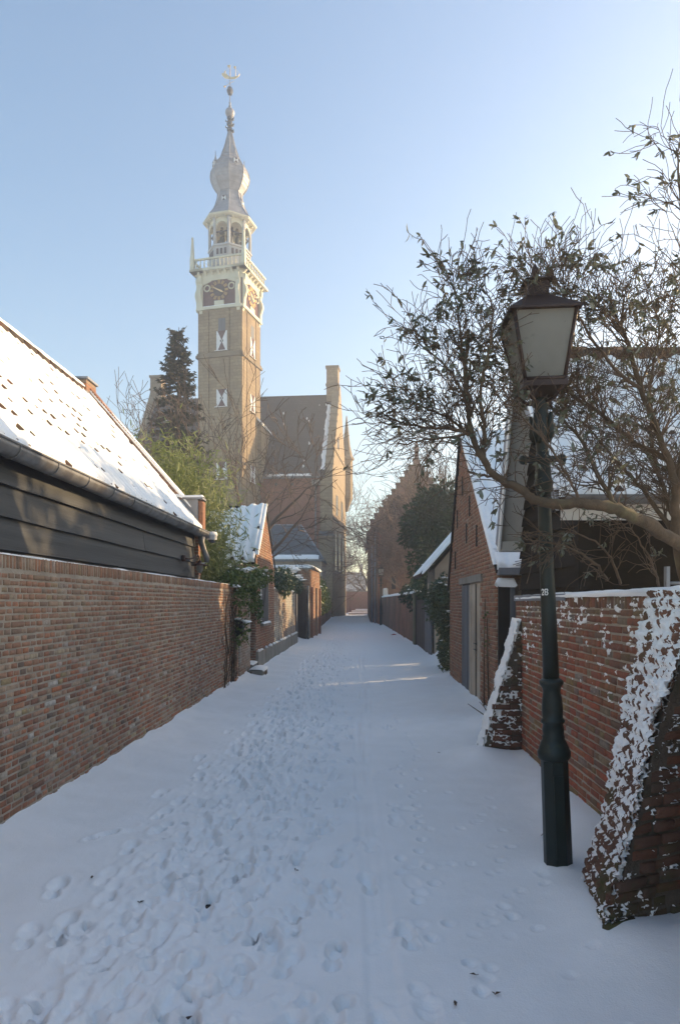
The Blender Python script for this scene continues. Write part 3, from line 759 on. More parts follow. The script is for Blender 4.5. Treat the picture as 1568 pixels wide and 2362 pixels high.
    ch = MB().box(-5.07, -4.66, 11.62, 12.02, 4.7, 5.46); chim = ch.build("chimney", LEAD, t)
    cz = 5.28
    for q in range(3):
        for i in range(3): MB().box(-5.085 + i * 0.146, -5.085 + i * 0.146 + 0.138, 11.605, 12.035, 5.28 + q * 0.06, 5.332 + q * 0.06).build("brick", BR_HOUSE, chim)
    MB().box(-5.11, -4.62, 11.58, 12.06, 5.465, 5.50).build("chimney_cap", LEAD, chim)
    # gutter
    g = MB(); n = 9; P = []; prof = [(math.cos(math.pi * (1 + i / 8)) * 0.088, math.sin(math.pi * (1 + i / 8)) * 0.10) for i in range(9)]
    ysx = [2.0, 5, 8, 12.05]; vs = []
    for y in ysx:
        for a, b in prof: vs.append((-2.735 + a, y, 2.875 + b))
        for a, b in prof[::-1]: vs.append((-2.735 + a * 0.93, y, 2.877 + b * 0.93))
    m = 18; fs = [(i * m + k, i * m + (k + 1) % m, (i + 1) * m + (k + 1) % m, (i + 1) * m + k) for i in range(3) for k in range(m)]
    fs += [tuple(range(m)), tuple(range(3 * m, 4 * m))[::-1]]
    gut = g.add(vs, fs, True).build("gutter", ZINC, t)
    MB().tube([(-2.648, 2.0, 2.882), (-2.648, 12.05, 2.882)], 0.012, 6).build("gutter_bead", ZINC, gut)
    MB().box(-2.82, -2.65, 12.045, 12.06, 2.775, 2.885).build("gutter_stop", ZINC, gut)
    for i in range(14):
        y = 2.6 + i * 0.68
        MB().tube([(-2.735 + math.cos(math.pi * (1 + k / 8)) * 0.092, y, 2.875 + math.sin(math.pi * (1 + k / 8)) * 0.104) for k in range(9)], 0.007, 4).build("gutter_bracket", ZINC, gut)
    MB().tube([(-2.735, 11.8, 2.78), (-2.735, 11.8, 2.68), (-2.70, 11.83, 2.55), (-2.66, 11.87, 2.42), (-2.66, 11.87, 2.34)], [0.06, 0.052, 0.05, 0.055, 0.04], 10).build("downpipe", ZINC, t)
left_barn()

def barn_lamp():
    t = thing("barn_lamp", (-2.83, 11.3, 2.3), "rusty swan-neck wall lamp with an opal glass on the black boards", "wall lamp")
    b = at(425, 1281, 10.9); x0 = -2.84
    c = Vector((x0, 10.92, 2.34))
    MB().tube([(x0, 10.92, 2.35), (x0 + 0.05, 10.92, 2.35)], [0.055, 0.05], 12).build("wall_plate", RUST, t)
    pts = [(x0 + 0.04, 10.92, 2.35), (x0 + 0.10, 11.0, 2.34), (x0 + 0.14, 11.15, 2.38), (x0 + 0.155, 11.28, 2.43), (x0 + 0.165, 11.37, 2.41), (x0 + 0.17, 11.40, 2.33)]
    MB().tube(pts, 0.012, 6).build("arm", RUST, t)
    a = Vector((x0 + 0.17, 11.40, 2.26))
    MB().lathe([(0.03, 0.08), (0.032, 0.05), (0.05, 0.035), (0.135, 0.008), (0.14, 0.0), (0.13, -0.002), (0.03, 0.02)], 18, a).build("shade", RUST, t)
    MB().lathe([(0.052, 0.02), (0.055, -0.04), (0.05, -0.09), (0.03, -0.115), (0.005, -0.12)], 14, a).build("glass", PANE, t)
    blobs(t, [((a.x + 0.03, a.y, a.z + 0.035), 0.05, 0.05, 0.012)], "snow_patch")
barn_lamp()

def dome_camera():
    t = thing("security_camera", (-2.70, 12.1, 2.7), "white dome security camera at the end of the barn gutter", "camera")
    c = Vector((-2.63, 12.15, 2.80))
    MB().lathe([(0.085, 0.10), (0.10, 0.07), (0.105, 0.03), (0.09, 0.025), (0.09, -0.035), (0.08, -0.04)], 18, c).build("housing", WHITE, t)
    MB().lathe([(0.07, -0.035), (0.066, -0.06), (0.05, -0.085), (0.02, -0.10), (0.004, -0.102)], 16, c).build("dome", GLASS, t)
    MB().tube([(-2.80, 12.03, 2.86), (-2.63, 12.12, 2.86)], 0.025, 8).build("bracket", WHITE, t)
dome_camera()

# ------------------------------------------------------------------ left row beyond the barn
def left_pier():
    t = thing("brick_pier", (-2.7, 14.9, 0), "pale worn brick pier between the garden wall and the doorway", "pier")
    MB().box(-2.95, -2.492, 14.18, 15.55, -0.3, 2.05).build("pier_core", MORTAR, t)
    lay_bricks(t, (-2.492, 15.55), (-2.492, 14.18), -0.05, 2.05, BR_PALE, L=0.19, H=0.048, depth=0.011, seed=31)
    lay_bricks(t, (-2.49, 14.18), (-2.95, 14.18), -0.05, 2.05, BR_PALE, L=0.19, H=0.048, depth=0.011, seed=32)
left_pier()

def small_house():
    t = thing("small_brick_house", (-4.2, 18, 0), "small brick outhouse with a gable on the lane and snowy pantiles", "house")
    X = -2.50
    gp = [(16.45, -0.3), (19.95, -0.3), (19.95, 2.62), (18.0, 4.18), (16.45, 2.72)]
    MB().prism([(X, y, z) for y, z in gp], (0, 0, 0), (-0.25, 0, 0)).build("gable_core", MORTAR, t)
    def keep(u, z, l, h):
        y = 19.95 - u
        lim = np.interp(y, [16.45, 18.0, 19.95], [2.72, 4.18, 2.62])
        if z + h / 2 > lim - 0.02: return False
        if 17.18 < y < 18.62 and 1.08 < z < 2.30: return False
        return True
    lay_bricks(t, (X, 19.95), (X, 16.45), 0.40, 4.2, BR_HOUSE, L=0.21, H=0.052, gap=0.011, depth=0.012, keep=keep, seed=41)
    # reveal of the doorway, facing the camera
    MB().box(-2.95, -2.51, 16.46, 16.75, -0.3, 2.6).build("reveal_core", MORTAR, t)
    lay_bricks(t, (X + 0.005, 16.455), (-2.95, 16.455), 0.10, 2.3, BR_HOUSE, L=0.21, H=0.052, gap=0.011, depth=0.012, seed=42)
    w = MB().box(X - 0.02, X + 0.012, 17.2, 18.6, 1.12, 2.27).build("window", DARKWOOD, t)
    MB().box(X - 0.01, X + 0.025, 17.2, 17.27, 1.12, 2.27).build("frame", WHITE, w)
    MB().box(X - 0.01, X + 0.025, 18.53, 18.6, 1.12, 2.27).build("frame", WHITE, w)
    for i in range(6):
        MB().box(X, X + 0.03 + 0.003 * (i % 2), 17.28 + i * 0.208, 17.28 + i * 0.208 + 0.200, 1.14, 2.24).build("shutter_plank", SHUTTER, w)
    MB().box(X, X + 0.10, 17.15, 18.65, 1.03, 1.09).build("sill", CONC, w)
    snow_cap(w, [(X + 0.05, 17.2, 1.09), (X + 0.05, 18.6, 1.09)], 0.09, 0.045, 3, name="sill_snow")
    MB().box(X, X + 0.07, 17.1, 18.7, 2.29, 2.35).build("hood", CONC, w)
    snow_cap(w, [(X + 0.04, 17.15, 2.35), (X + 0.04, 18.65, 2.35)], 0.08, 0.05, 4, name="hood_snow")
    MB().tube([(X + 0.05, 18.0, 2.2), (X + 0.05, 17.5, 1.6), (X + 0.05, 17.35, 1.35)], 0.008, 4).build("shutter_stay", BLACK, w)
    MB().box(-7, -2.75, 16.6, 16.75, -0.2, 2.7).build("front_wall", BR_HOUSE, t)
    # roof towards the camera, the ridge sagging away from the lane
    e = Vector((-2.50, 16.28, 2.62)); r = Vector((-2.50, 18.0, 4.22))
    def bare(Ug, Vg, S, th, pu, pv):
        n = fbm(Ug * 2.2 + 3, Vg * 2.2, 55, 3)
        fv = (Vg / pv) % 1; fu = (Ug / pu) % 1
        iu = np.floor(Ug / pu); iv = np.floor(Vg / pv)
        hh = _h(iu, iv, 91)
        k = np.exp(-((fu - 0.18) / 0.22) ** 2 - ((fv - 0.1) / 0.25) ** 2)
        return S - (hh < 0.30) * k * 0.13
    pantile_roof(t, e, (-1, 0, 0), (r - e), 3.6, (r - e).length, 0.25, 0.31, 0.05, 61, bare=bare, wave=1.0, amp=0.04, n_ind=90,
                 clip=lambda u, v: v < 2.34 - 0.36 * max(0, u - 0.25))
    MB().prism([(-2.5, 18.0, 4.2), (-5.5, 18.0, 3.2), (-5.5, 20.1, 2.4), (-2.5, 20.05, 2.55)], (0, 0, 0), (0, 0, -0.06)).build("rear_slope", TILE, t)
    snow_cap(t, [(-2.47, 16.4, 2.78), (-2.47, 18.0, 4.24)], 0.10, 0.05, 12, nrm=(1, 0, 0), name="verge_snow")
    MB().tube([(-2.46, 19.98, 2.60), (-2.46, 18.02, 4.16)], 0.02, 5).build("verge_strip", BLACK, t)
    # threshold and plinth
    MB().box(-2.95, -2.46, 15.56, 16.44, -0.2, 0.20).build("threshold", CONC, t)
    snow_cap(t, [(-2.58, 15.6, 0.20), (-2.58, 16.4, 0.20)], 0.26, 0.05, 13, name="threshold_snow")
    MB().box(-2.96, -2.90, 15.56, 16.45, 0.2, 2.2).build("door", DARKWOOD, t)
    MB().box(-2.9, -2.5, 15.56, 16.45, 2.2, 2.5).build("lintel", BR_HOUSE, t)
small_house()

def plinth():
    t = thing("concrete_plinth", (-2.45, 21, 0), "grey concrete plinth along the foot of the outhouse wall", "plinth")
    for i, y in enumerate(np.arange(16.46, 27.0, 1.3)):
        MB().box(-2.6, -2.43 + 0.004 * (i % 2), y, min(y + 1.29, 27.0), -0.2, 0.43).build("slab", CONC, t)
    rr = random.Random(3); sp = []
    for k in range(46):
        y = 16.5 + 10.4 * rr.random() ** 1.0; sp.append(((-2.46, y, 0.445), 0.04, rr.uniform(0.03, 0.14), rr.uniform(0.02, 0.045)))
    blobs(t, sp, "snow_lumps")
plinth()

def grey_wall():
    t = thing("limewashed_wall", (-2.55, 23, 0), "grey limewashed brick garden wall beside the small outhouse", "wall")
    A, B = (-2.53, 27.0), (-2.51, 19.96)
    MB().prism([(-2.53, 27.0, -0.2), (-2.51, 19.97, -0.2), (-2.51, 19.97, 2.05), (-2.53, 27.0, 2.06)], (0, 0, 0), (-0.25, 0, 0)).build("wall_core", MORTAR, t)
    lay_bricks(t, A, B, 0.40, 2.06, BR_PALE, L=0.21, H=0.052, gap=0.011, depth=0.010, soldier=0.11, seed=43)
    snow_cap(t, [(-2.64, 20, 2.05), (-2.65, 26.9, 2.06)], 0.26, 0.06, 14)
    g = thing("wooden_gate", (-2.6, 28.2, 0), "grey plank gate in a frame between the limewashed wall and the brick shed", "gate")
    for i in range(7):
        y = 27.25 + i * 0.335
        MB().box(-2.72, -2.66 + 0.006 * (i % 2), y, y + 0.325, 0.05, 2.0).build("plank", GREYWOOD, g)
    MB().box(-2.72, -2.50, 27.02, 27.22, -0.2, 2.1).build("post", DARKWOOD, g); MB().box(-2.72, -2.30, 29.55, 29.68, -0.2, 2.2).build("post", DARKWOOD, g)
    p = MB().tube([(-2.22, 29.62, 0), (-2.22, 29.62, 2.35)], 0.05, 8); p.build("downpipe", ZINC, g)
grey_wall()

def brick_shed():
    t = thing("brick_shed", (-3.5, 32, 0), "flat topped brick shed with sunlit pilasters on the lane", "shed")
    MB().prism([(-2.13, 29.72, -0.2), (-1.97, 34, -0.2), (-6.5, 34, -0.2), (-6.5, 29.72, -0.2)], (0, 0, 0), (0, 0, 3.35)).build("wall_core", MORTAR, t)
    lay_bricks(t, (-1.97, 34), (-2.13, 29.72), 0, 3.1, BR_HOUSE, L=0.22, H=0.058, gap=0.012, depth=0.012, seed=51)
    lay_bricks(t, (-2.13, 29.72), (-5.5, 29.72), 1.6, 3.1, BR_HOUSE, L=0.22, H=0.058, gap=0.012, depth=0.012, seed=52)
    for y in (29.9, 31.9, 33.6):
        x = -2.13 + (y - 29.72) * 0.0374
        MB().box(x - 0.1, x + 0.09, y, y + 0.35, -0.2, 2.3).build("pilaster", BR_HOUSE, t)
    MB().box(-6.5, -1.92, 29.66, 34.05, 3.10, 3.17).build("coping", CONC, t)
    snow_cap(t, [(-2.1, 29.78, 3.17), (-6.4, 29.78, 3.17)], 0.26, 0.10, 15)
    snow_cap(t, [(-2.1, 29.78, 3.17), (-1.98, 34, 3.17)], 0.22, 0.09, 16)
brick_shed()

def far_left_wall():
    t = thing("far_garden_wall", (-2.6, 50, 0), "low brick wall running from the brick shed to the town hall", "wall")
    MB().prism([(-2.25, 34.1, -0.2), (-2.85, 69.5, -0.2), (-3.1, 69.5, -0.2), (-2.5, 34.1, -0.2)], (0, 0, 0), (0, 0, 2.3)).build("wall_body", FARBRICK, t)
    snow_cap(t, [(-2.4, 34.3, 2.1), (-3.0, 69, 2.1)], 0.3, 0.07, 17, step=0.3)
    MB().tube([(-2.26, 38, 0), (-2.26, 38, 2.0)], 0.05, 8).build("downpipe", ZINC, t)
far_left_wall()

def slate_house():
    t = thing("slate_roofed_house", (-7, 56, 0), "low house with a hipped grey slate roof edged in snow", "house")
    MB().box(-13, -2.95, 53.2, 60.5, -0.2, 5.0).build("wall_body", PLASTER, t)
    e0, e1 = Vector((-13.3, 52.9, 4.95)), Vector((-2.75, 52.9, 4.95)); r0, r1 = Vector((-13.3, 57, 8.05)), Vector((-4.85, 57, 8.05))
    b1 = Vector((-2.75, 61, 4.95)); b0 = Vector((-13.3, 61, 4.95))
    rf = MB().add([e0, e1, r1, r0, b1, b0], [(0, 1, 2, 3), (1, 4, 2), (4, 5, 3, 2), (0, 3, 5), (0, 5, 4, 1)]).build("roof", SLATE, t)
    MB().tube([r1 + Vector((0, 0, .03)), e1 + Vector((0, 0, .03))], 0.07, 6).build("hip_strip", LEAD, rf)
    MB().tube([r0 + Vector((0, 0, .03)), r1 + Vector((0, 0, .03))], 0.08, 6).build("ridge_strip", LEAD, rf)
    MB().box(-13.3, -2.70, 52.72, 52.92, 4.80, 4.96).build("gutter", ZINC, t)
    d = (r0 - e0).normalized()
    snow_cap(rf, [e0 + d * 0.3 + Vector((0, 0, 0.02)), e1 + d * 0.3 + Vector((-0.4, 0, 0.02))], 0.5, 0.13, 18, step=0.3, nrm=d, name="eave_snow")
slate_house()

def door_block():
    t = thing("snowy_stone_step", (-2.2, 15.5, 0), "snow covered stone step with dry leaves by the recessed doorway", "step")
    MB().box(-2.46, -2.12, 14.95, 15.75, -0.1, 0.13).build("stone", CONC, t)
    snow_cap(t, [(-2.28, 14.98, 0.13), (-2.26, 15.74, 0.13)], 0.30, 0.07, 19)
    for i, (x, y) in enumerate(((-2.13, 15.0), (-2.08, 15.1), (-2.4, 14.9))):
        leaf = leaf_mesh("dry_leaf", [(x, y, 0.02)], [(0.2 * i, 0.1, 1)], [(0, 1, 0)], [0.12], [0.07], TWIG); link("dry_leaf", leaf, t)
door_block()

def mailbox():
    t = thing("black_mailbox", (-2.50, 13.55, 1.1), "black mailbox with a snowy lid at the end of the garden wall", "mailbox")
    MB().box(-2.46, -2.30, 13.38, 13.58, 0.98, 1.24).build("body", BLACK, t)
    MB().prism([(-2.47, 13.36, 1.24), (-2.28, 13.36, 1.24), (-2.28, 13.36, 1.26), (-2.47, 13.36, 1.31)], (0, 0, 0), (0, 0.24, 0)).build("lid", BLACK, t)
    MB().box(-2.305, -2.29, 13.41, 13.55, 1.14, 1.17).build("slot", IRON, t)
    blobs(t, [((-2.40, 13.42, 1.31), 0.06, 0.06, 0.03), ((-2.35, 13.52, 1.29), 0.05, 0.06, 0.025)], "snow_patch")
mailbox()
# ------------------------------------------------------------------ right garden wall and buttresses
def right_wall():
    t = thing("mossy_wall", (1.85, 5, 0), "red brick garden wall with moss and snow behind the street lamp", "wall")
    MB().box(1.761, 2.0, -4, 7.62, -0.3, 1.69).build("wall_core", MORTAR, t)
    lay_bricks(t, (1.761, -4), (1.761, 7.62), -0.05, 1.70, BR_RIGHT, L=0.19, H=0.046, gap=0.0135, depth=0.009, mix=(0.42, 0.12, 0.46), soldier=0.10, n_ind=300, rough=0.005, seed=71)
    snow_cap(t, [(1.87, -4, 1.70), (1.87, 5.7, 1.70), (1.87, 7.55, 1.69)], 0.26, 0.038, 21, rag=0.8)
    def fleck(u, v):
        course = ((1.70 - 0.10 - v - 0.9) / 0.056) % 1
        n = fbm(u * 16, v * 26, 15, 4, 0.6); big = fbm(u * 1.6, v * 2.5, 16, 3)
        top = np.clip((v - 0.15) / 0.65, 0, 1)
        lo = np.where(v > 0.70, 0.02 * (fbm(u * 22, v * 6, 18, 2) - 0.5), 0)
        return 0.10 * (n - 0.765 + 0.105 * top + 0.16 * (big - 0.5)) + 0.007 + lo
    crust(t, (1.761, 7.3, 0.90), (0, -1, 0), (0, 0, 1), 4.1, 0.80, fleck, 0.010, "snow_flecks")
right_wall()

def near_buttress():
    t = thing("rubble_buttress", (1.5, 3.6, 0), "stout sloping brick buttress crusted with snow beside the street lamp", "buttress")
    # edges: near (towards the camera) and far, bottom to top
    near = [(1.17, 3.26, -0.1), (1.20, 3.275, 0.12), (1.33, 3.33, 0.51), (1.48, 3.40, 1.02), (1.62, 3.46, 1.31), (1.74, 3.52, 1.58), (1.77, 3.54, 1.70)]
    far = [(1.31, 3.92, -0.1), (1.315, 3.92, 0.12), (1.405, 3.92, 0.42), (1.50, 3.92, 0.86), (1.585, 3.93, 1.26), (1.66, 3.93, 1.60), (1.70, 3.94, 1.71)]
    def along(pl, s):
        i = min(len(pl) - 2, int(s * (len(pl) - 1))); f = s * (len(pl) - 1) - i
        return Vector(pl[i]).lerp(Vector(pl[i + 1]), f)
    nu, nv = 150, 420
    P = np.zeros((nu, nv, 3))
    for j in range(nv):
        s = j / (nv - 1); a = along(near, s); b = along(far, s)
        for i in range(nu): P[i, j] = a.lerp(b, i / (nu - 1))
    nrm = np.array([-0.93, -0.12, 0.34]); nrm /= np.linalg.norm(nrm)
    ui = np.arange(nu)[:, None] / nu * 0.65 * np.ones((1, nv)); vj = P[:, :, 2]
    # rubble relief: courses of worn bricks
    wv = vj + 0.03 * (fbm(ui * 5, vj * 5, 43, 2) - 0.5); row = np.floor(wv / 0.062); off = (row % 2) * 0.06 + 0.05 * _h(row, row * 0, 5)
    fu = ((ui + off + 0.02 * (fbm(ui * 8, vj * 8, 44, 2) - 0.5)) / 0.13) % 1; fv = (wv / 0.062) % 1
    stone = np.minimum(np.minimum(fu, 1 - fu) * 5, 1) * np.minimum(np.minimum(fv, 1 - fv) * 3.2, 1)
    rel = 0.022 * stone + 0.060 * (fbm(ui * 12, vj * 12, 41, 5, 0.6) - 0.5)
    B = P + nrm * rel[:, :, None]
    f = grid_faces(nu, nv)
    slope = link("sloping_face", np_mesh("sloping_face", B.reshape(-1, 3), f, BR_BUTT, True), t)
    cover = fbm(ui * 34 + 4, vj * 22, 61, 5, 0.7); edge = 0.15 * (vj / 1.7) - 0.09 + 0.22 * (fbm(ui * 4, vj * 4, 64, 3) - 0.5)
    sn = rel * 0.75 + 0.006 + 0.085 * (cover - 0.56 + edge)
    S = P + nrm * sn[:, :, None] + np.array([0, 0, 0.004])
    link("snow_crust", np_mesh("snow_crust", S.reshape(-1, 3), f, SNOW, True), slope)
    # body and the face towards the camera
    n2 = Vector((0.447, -0.894, 0))
    pl = [Vector(p) for p in near] + [Vector((2.0, 3.66, 1.70)), Vector((2.0, 3.66, -0.1))]
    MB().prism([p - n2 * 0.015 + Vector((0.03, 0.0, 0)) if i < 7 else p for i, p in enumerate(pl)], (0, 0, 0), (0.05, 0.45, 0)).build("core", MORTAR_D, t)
    A = Vector((1.90, 3.62)); Bq = Vector((1.16, 3.252)); Wd = (A - Bq).length
    def keep(u, z, l, h):
        x = A.x + (Bq.x - A.x) * (u + l * 0.42) / Wd
        xs_ = np.interp(z + h * 0.3, [p[2] for p in near], [p[0] for p in near])
        return x > xs_ - 0.035
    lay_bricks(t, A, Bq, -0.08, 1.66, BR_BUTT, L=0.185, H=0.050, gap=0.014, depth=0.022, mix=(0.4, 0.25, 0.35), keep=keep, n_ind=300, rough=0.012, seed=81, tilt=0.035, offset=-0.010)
    u = (Bq - A).normalized()
    def face(uu, v):
        x = A.x + u.x * uu; lim = np.interp(v, [p[2] for p in near], [p[0] for p in near])
        n = fbm(uu * 15, v * 30, 15, 5, 0.65); big = fbm(uu * 3, v * 3, 17, 3)
        h = 0.15 * (n - 0.585 + 0.30 * (big - 0.5) + 0.05 * v) + 0.012
        return h - np.clip((lim + 0.03 - x) / 0.05, 0, 3) * 0.05
    crust(t, (A.x - 0.012 * n2.x, A.y - 0.012 * n2.y, 0.0), (u.x, u.y, 0), (0, 0, 1), Wd, 1.62, face, 0.009, "snow_crust")
near_buttress()

def far_buttress():
    t = thing("slim_buttress", (1.5, 7.5, 0), "slim raking brick buttress with a snowy slope against the garden wall end", "buttress")
    prof = [(1.30, -0.1), (1.31, 0.05), (1.75, 1.50)]
    MB().prism([(1.315, 7.34, -0.1), (1.325, 7.34, 0.05), (1.76, 7.34, 1.48), (1.76, 7.34, -0.1)], (0, 0, 0), (0, 0.33, 0)).build("core", MORTAR_D, t)
    lim = lambda z: np.interp(z, [-0.1, 0.05, 1.5], [1.31, 1.315, 1.755])
    def keep(u, z, l, h): return 1.76 - (u + l * 0.4) > lim(z + h * 0.3) - 0.015
    lay_bricks(t, (1.76, 7.34), (1.30, 7.34), -0.06, 1.5, BR_BUTT, L=0.20, H=0.056, gap=0.012, depth=0.022, mix=(0.5, 0.2, 0.3), keep=keep, n_ind=160, rough=0.012, seed=83, tilt=0.05, offset=-0.008)
    crust(t, (1.322, 7.68, 0.04), (0, -1, 0), (0.2873, 0, 0.9578), 0.36, 1.50, lambda u, v: 0.10 * (fbm(u * 12, v * 9, 23, 5, 0.6) - 0.44) + 0.012 - 0.05 * np.clip((np.abs(u - 0.18) - 0.14) / 0.04, 0, 1), 0.012, "slope_snow")
    def face(uu, v):
        x = 1.76 - uu; n = fbm(uu * 13, v * 24, 19, 5, 0.6)
        return 0.13 * (n - 0.64 + 0.09 * v) + 0.012 - np.clip((np.interp(v, [-0.1, 0.05, 1.5], [1.31, 1.315, 1.755]) + 0.05 - x) / 0.05, 0, 3) * 0.05
    crust(t, (1.76, 7.34, 0.1), (-1, 0, 0), (0, 0, 1), 0.45, 1.35, face, 0.012, "snow_crust")
far_buttress()

# ------------------------------------------------------------------ tarred barn behind the right wall
def right_barn():
    t = thing("tarred_barn", (4, 7.3, 0), "tarred black timber barn with snowy pantiles above the mossy wall", "barn")
    gx = 2.02
    ap = (7.72, 4.42)
    zt = lambda y: np.interp(y, [6.25, 7.72, 8.5], [2.78, 4.32, 2.45])
    rr = random.Random(2)
    MB().prism([(gx + 0.03, 6.25, -0.1), (gx + 0.03, 8.5, -0.1), (gx + 0.03, 8.5, 2.45), (gx + 0.03, 7.72, 4.28), (gx + 0.03, 6.25, 2.78)], (0, 0, 0), (0.1, 0, 0)).build("gable_core", BOARD_R, t)
    z = 1.60
    while z < 4.2:
        ys_ = [y for y in np.linspace(6.25, 8.5, 80) if zt(y) > z + 0.12]
        if len(ys_) < 3: break
        a, b = ys_[0], ys_[-1]
        MB().prism([(gx - 0.018, a, z), (gx + 0.005, a, z), (gx + 0.03, a, z + 0.215), (gx + 0.015, a, z + 0.215)], (0, 0, 0), (0, b - a, 0)).build("board", BOARD_R, t); z += 0.195
    MB().box(gx - 0.02, gx + 0.10, 6.20, 6.32, -0.1, 2.78).build("corner_post", BOARD_R, t)
    # open front under the eave, inside dark
    MB().box(gx + 0.1, 9, 8.40, 8.5, -0.1, 2.45).build("rear_wall", BOARD_R, t)
    MB().box(8.9, 9, 6.3, 8.5, -0.1, 2.7).build("end_boarding", BOARD_R, t)
    MB().box(gx + 0.1, 9, 7.6, 7.7, -0.1, 2.75).build("inner_wall", BOARD_R, t)
    # near slope
    e = Vector((1.76, 6.02, 2.60)); r = Vector((1.76, ap[0], ap[1]))
    def bare(Ug, Vg, S, th, pu, pv):
        iu = np.floor(Ug / pu); iv = np.floor(Vg / pv); fu = (Ug / pu) % 1; fv = (Vg / pv) % 1
        k = np.exp(-((fu - 0.18) / 0.2) ** 2 - ((fv - 0.08) / 0.16) ** 2)
        return S - (_h(iu, iv, 44) < 0.28) * k * 0.12
    pantile_roof(t, e, (1, 0, 0), r - e, 6.5, (r - e).length, 0.25, 0.29, 0.040, 71, bare=bare, wave=0.95, amp=0.035, n_ind=170)
    # far slope
    MB().prism([(1.76, ap[0], ap[1] + 0.02), (8.3, ap[0], ap[1] + 0.02), (8.3, 8.58, 2.42), (1.76, 8.58, 2.42)], (0, 0, 0), (0, 0.05, 0.02)).build("rear_slope", TILE, t)
    d = (Vector((0, 8.56, 2.42)) - Vector((0, ap[0], ap[1]))).normalized()
    nn = Vector((0, d.z, -d.y)); nn = nn if nn.z < 0 else -nn     # under side
    a = Vector((0, ap[0], ap[1] - 0.02)); b = Vector((0, 8.58, 2.40))
    def rake(x0, x1, lo, hi, m, nm, ext=0.0, lift=0.0):
        p0 = a; p1 = b + d * ext
        MB().prism([Vector((x0, 0, 0)) + p0 + nn * lo, Vector((x0, 0, 0)) + p1 + nn * lo, Vector((x0, 0, 0)) + p1 + nn * hi, Vector((x0, 0, 0)) + p0 + nn * hi], (0, 0, 0), (x1 - x0, 0, 0)).build(nm, m, t)
    rake(1.765, 2.04, 0.05, 0.075, SOFFIT, "soffit")
    rake(1.735, 1.76, -0.06, 0.17, FASCIA, "bargeboard", 0.04)
    rake(1.728, 1.75, 0.10, 0.185, WHITE, "barge_trim", 0.05)
    MB().box(1.77, 2.04, 8.40, 8.62, 2.28, 2.40).build("soffit_end", SOFFIT, t)
    # near rake board
    d2 = (r - e).normalized()
    MB().prism([e + Vector((-0.02, 0, -0.14)), r + Vector((-0.02, 0, -0.14)), r + Vector((-0.02, 0, 0.0)), e + Vector((-0.02, 0, 0.0))], (0, 0, 0), (0.03, 0, 0)).build("bargeboard", FASCIA, t)
    snow_cap(t, [e + Vector((0.0, 0, 0.03)), r + Vector((0.0, 0, 0.03))], 0.05, 0.035, 27, nrm=(1, 0, 0), name="verge_snow")
    for i in range(16):
        MB().tube([(1.76 + i * 0.4, ap[0], ap[1] + 0.03), (1.76 + i * 0.4 + 0.41, ap[0], ap[1] + 0.035)], [0.085, 0.095], 8).build("ridge_tile", TILE, t)
    # gutter and fascia
    prof = [(math.cos(math.pi * (1 + i / 8)) * 0.07, math.sin(math.pi * (1 + i / 8)) * 0.075) for i in range(9)]
    vs = []
    for x in (1.80, 8.2):
        for p, q in prof: vs.append((x, 5.97 + p, 2.585 + q))
        for p, q in prof[::-1]: vs.append((x, 5.97 + p * 0.9, 2.587 + q * 0.9))
    m = 18; fs = [(k, (k + 1) % m, m + (k + 1) % m, m + k) for k in range(m)] + [tuple(range(m))[::-1], tuple(range(m, 2 * m))]
    MB().add(vs, fs, True).build("gutter", ZINC, t)
    MB().box(1.8, 8.2, 6.05, 6.08, 2.38, 2.58).build("eave_board", SOFFIT, t)
    # lead flashing on the wall head
    MB().prism([(1.735, 5.75, 1.66), (1.735, 7.62, 1.66), (1.735, 7.62, 1.72), (1.735, 5.75, 1.72)], (0, 0, 0), (0.012, 0, 0)).build("flashing", LEAD, t)
    # a ladder leaning inside
    l = thing("ladder", (2.7, 7.2, 0), "pale aluminium ladder standing inside the tarred barn", "ladder")
    for x in (2.60, 2.86):
        MB().box(x, x + 0.03, 5.75, 5.80, 0, 1.95).build("rail", FASCIA, l)
    for k in range(7): MB().tube([(2.60, 5.775, 0.25 + k * 0.26), (2.88, 5.775, 0.25 + k * 0.26)], 0.013, 6).build("rung", FASCIA, l)
right_barn()

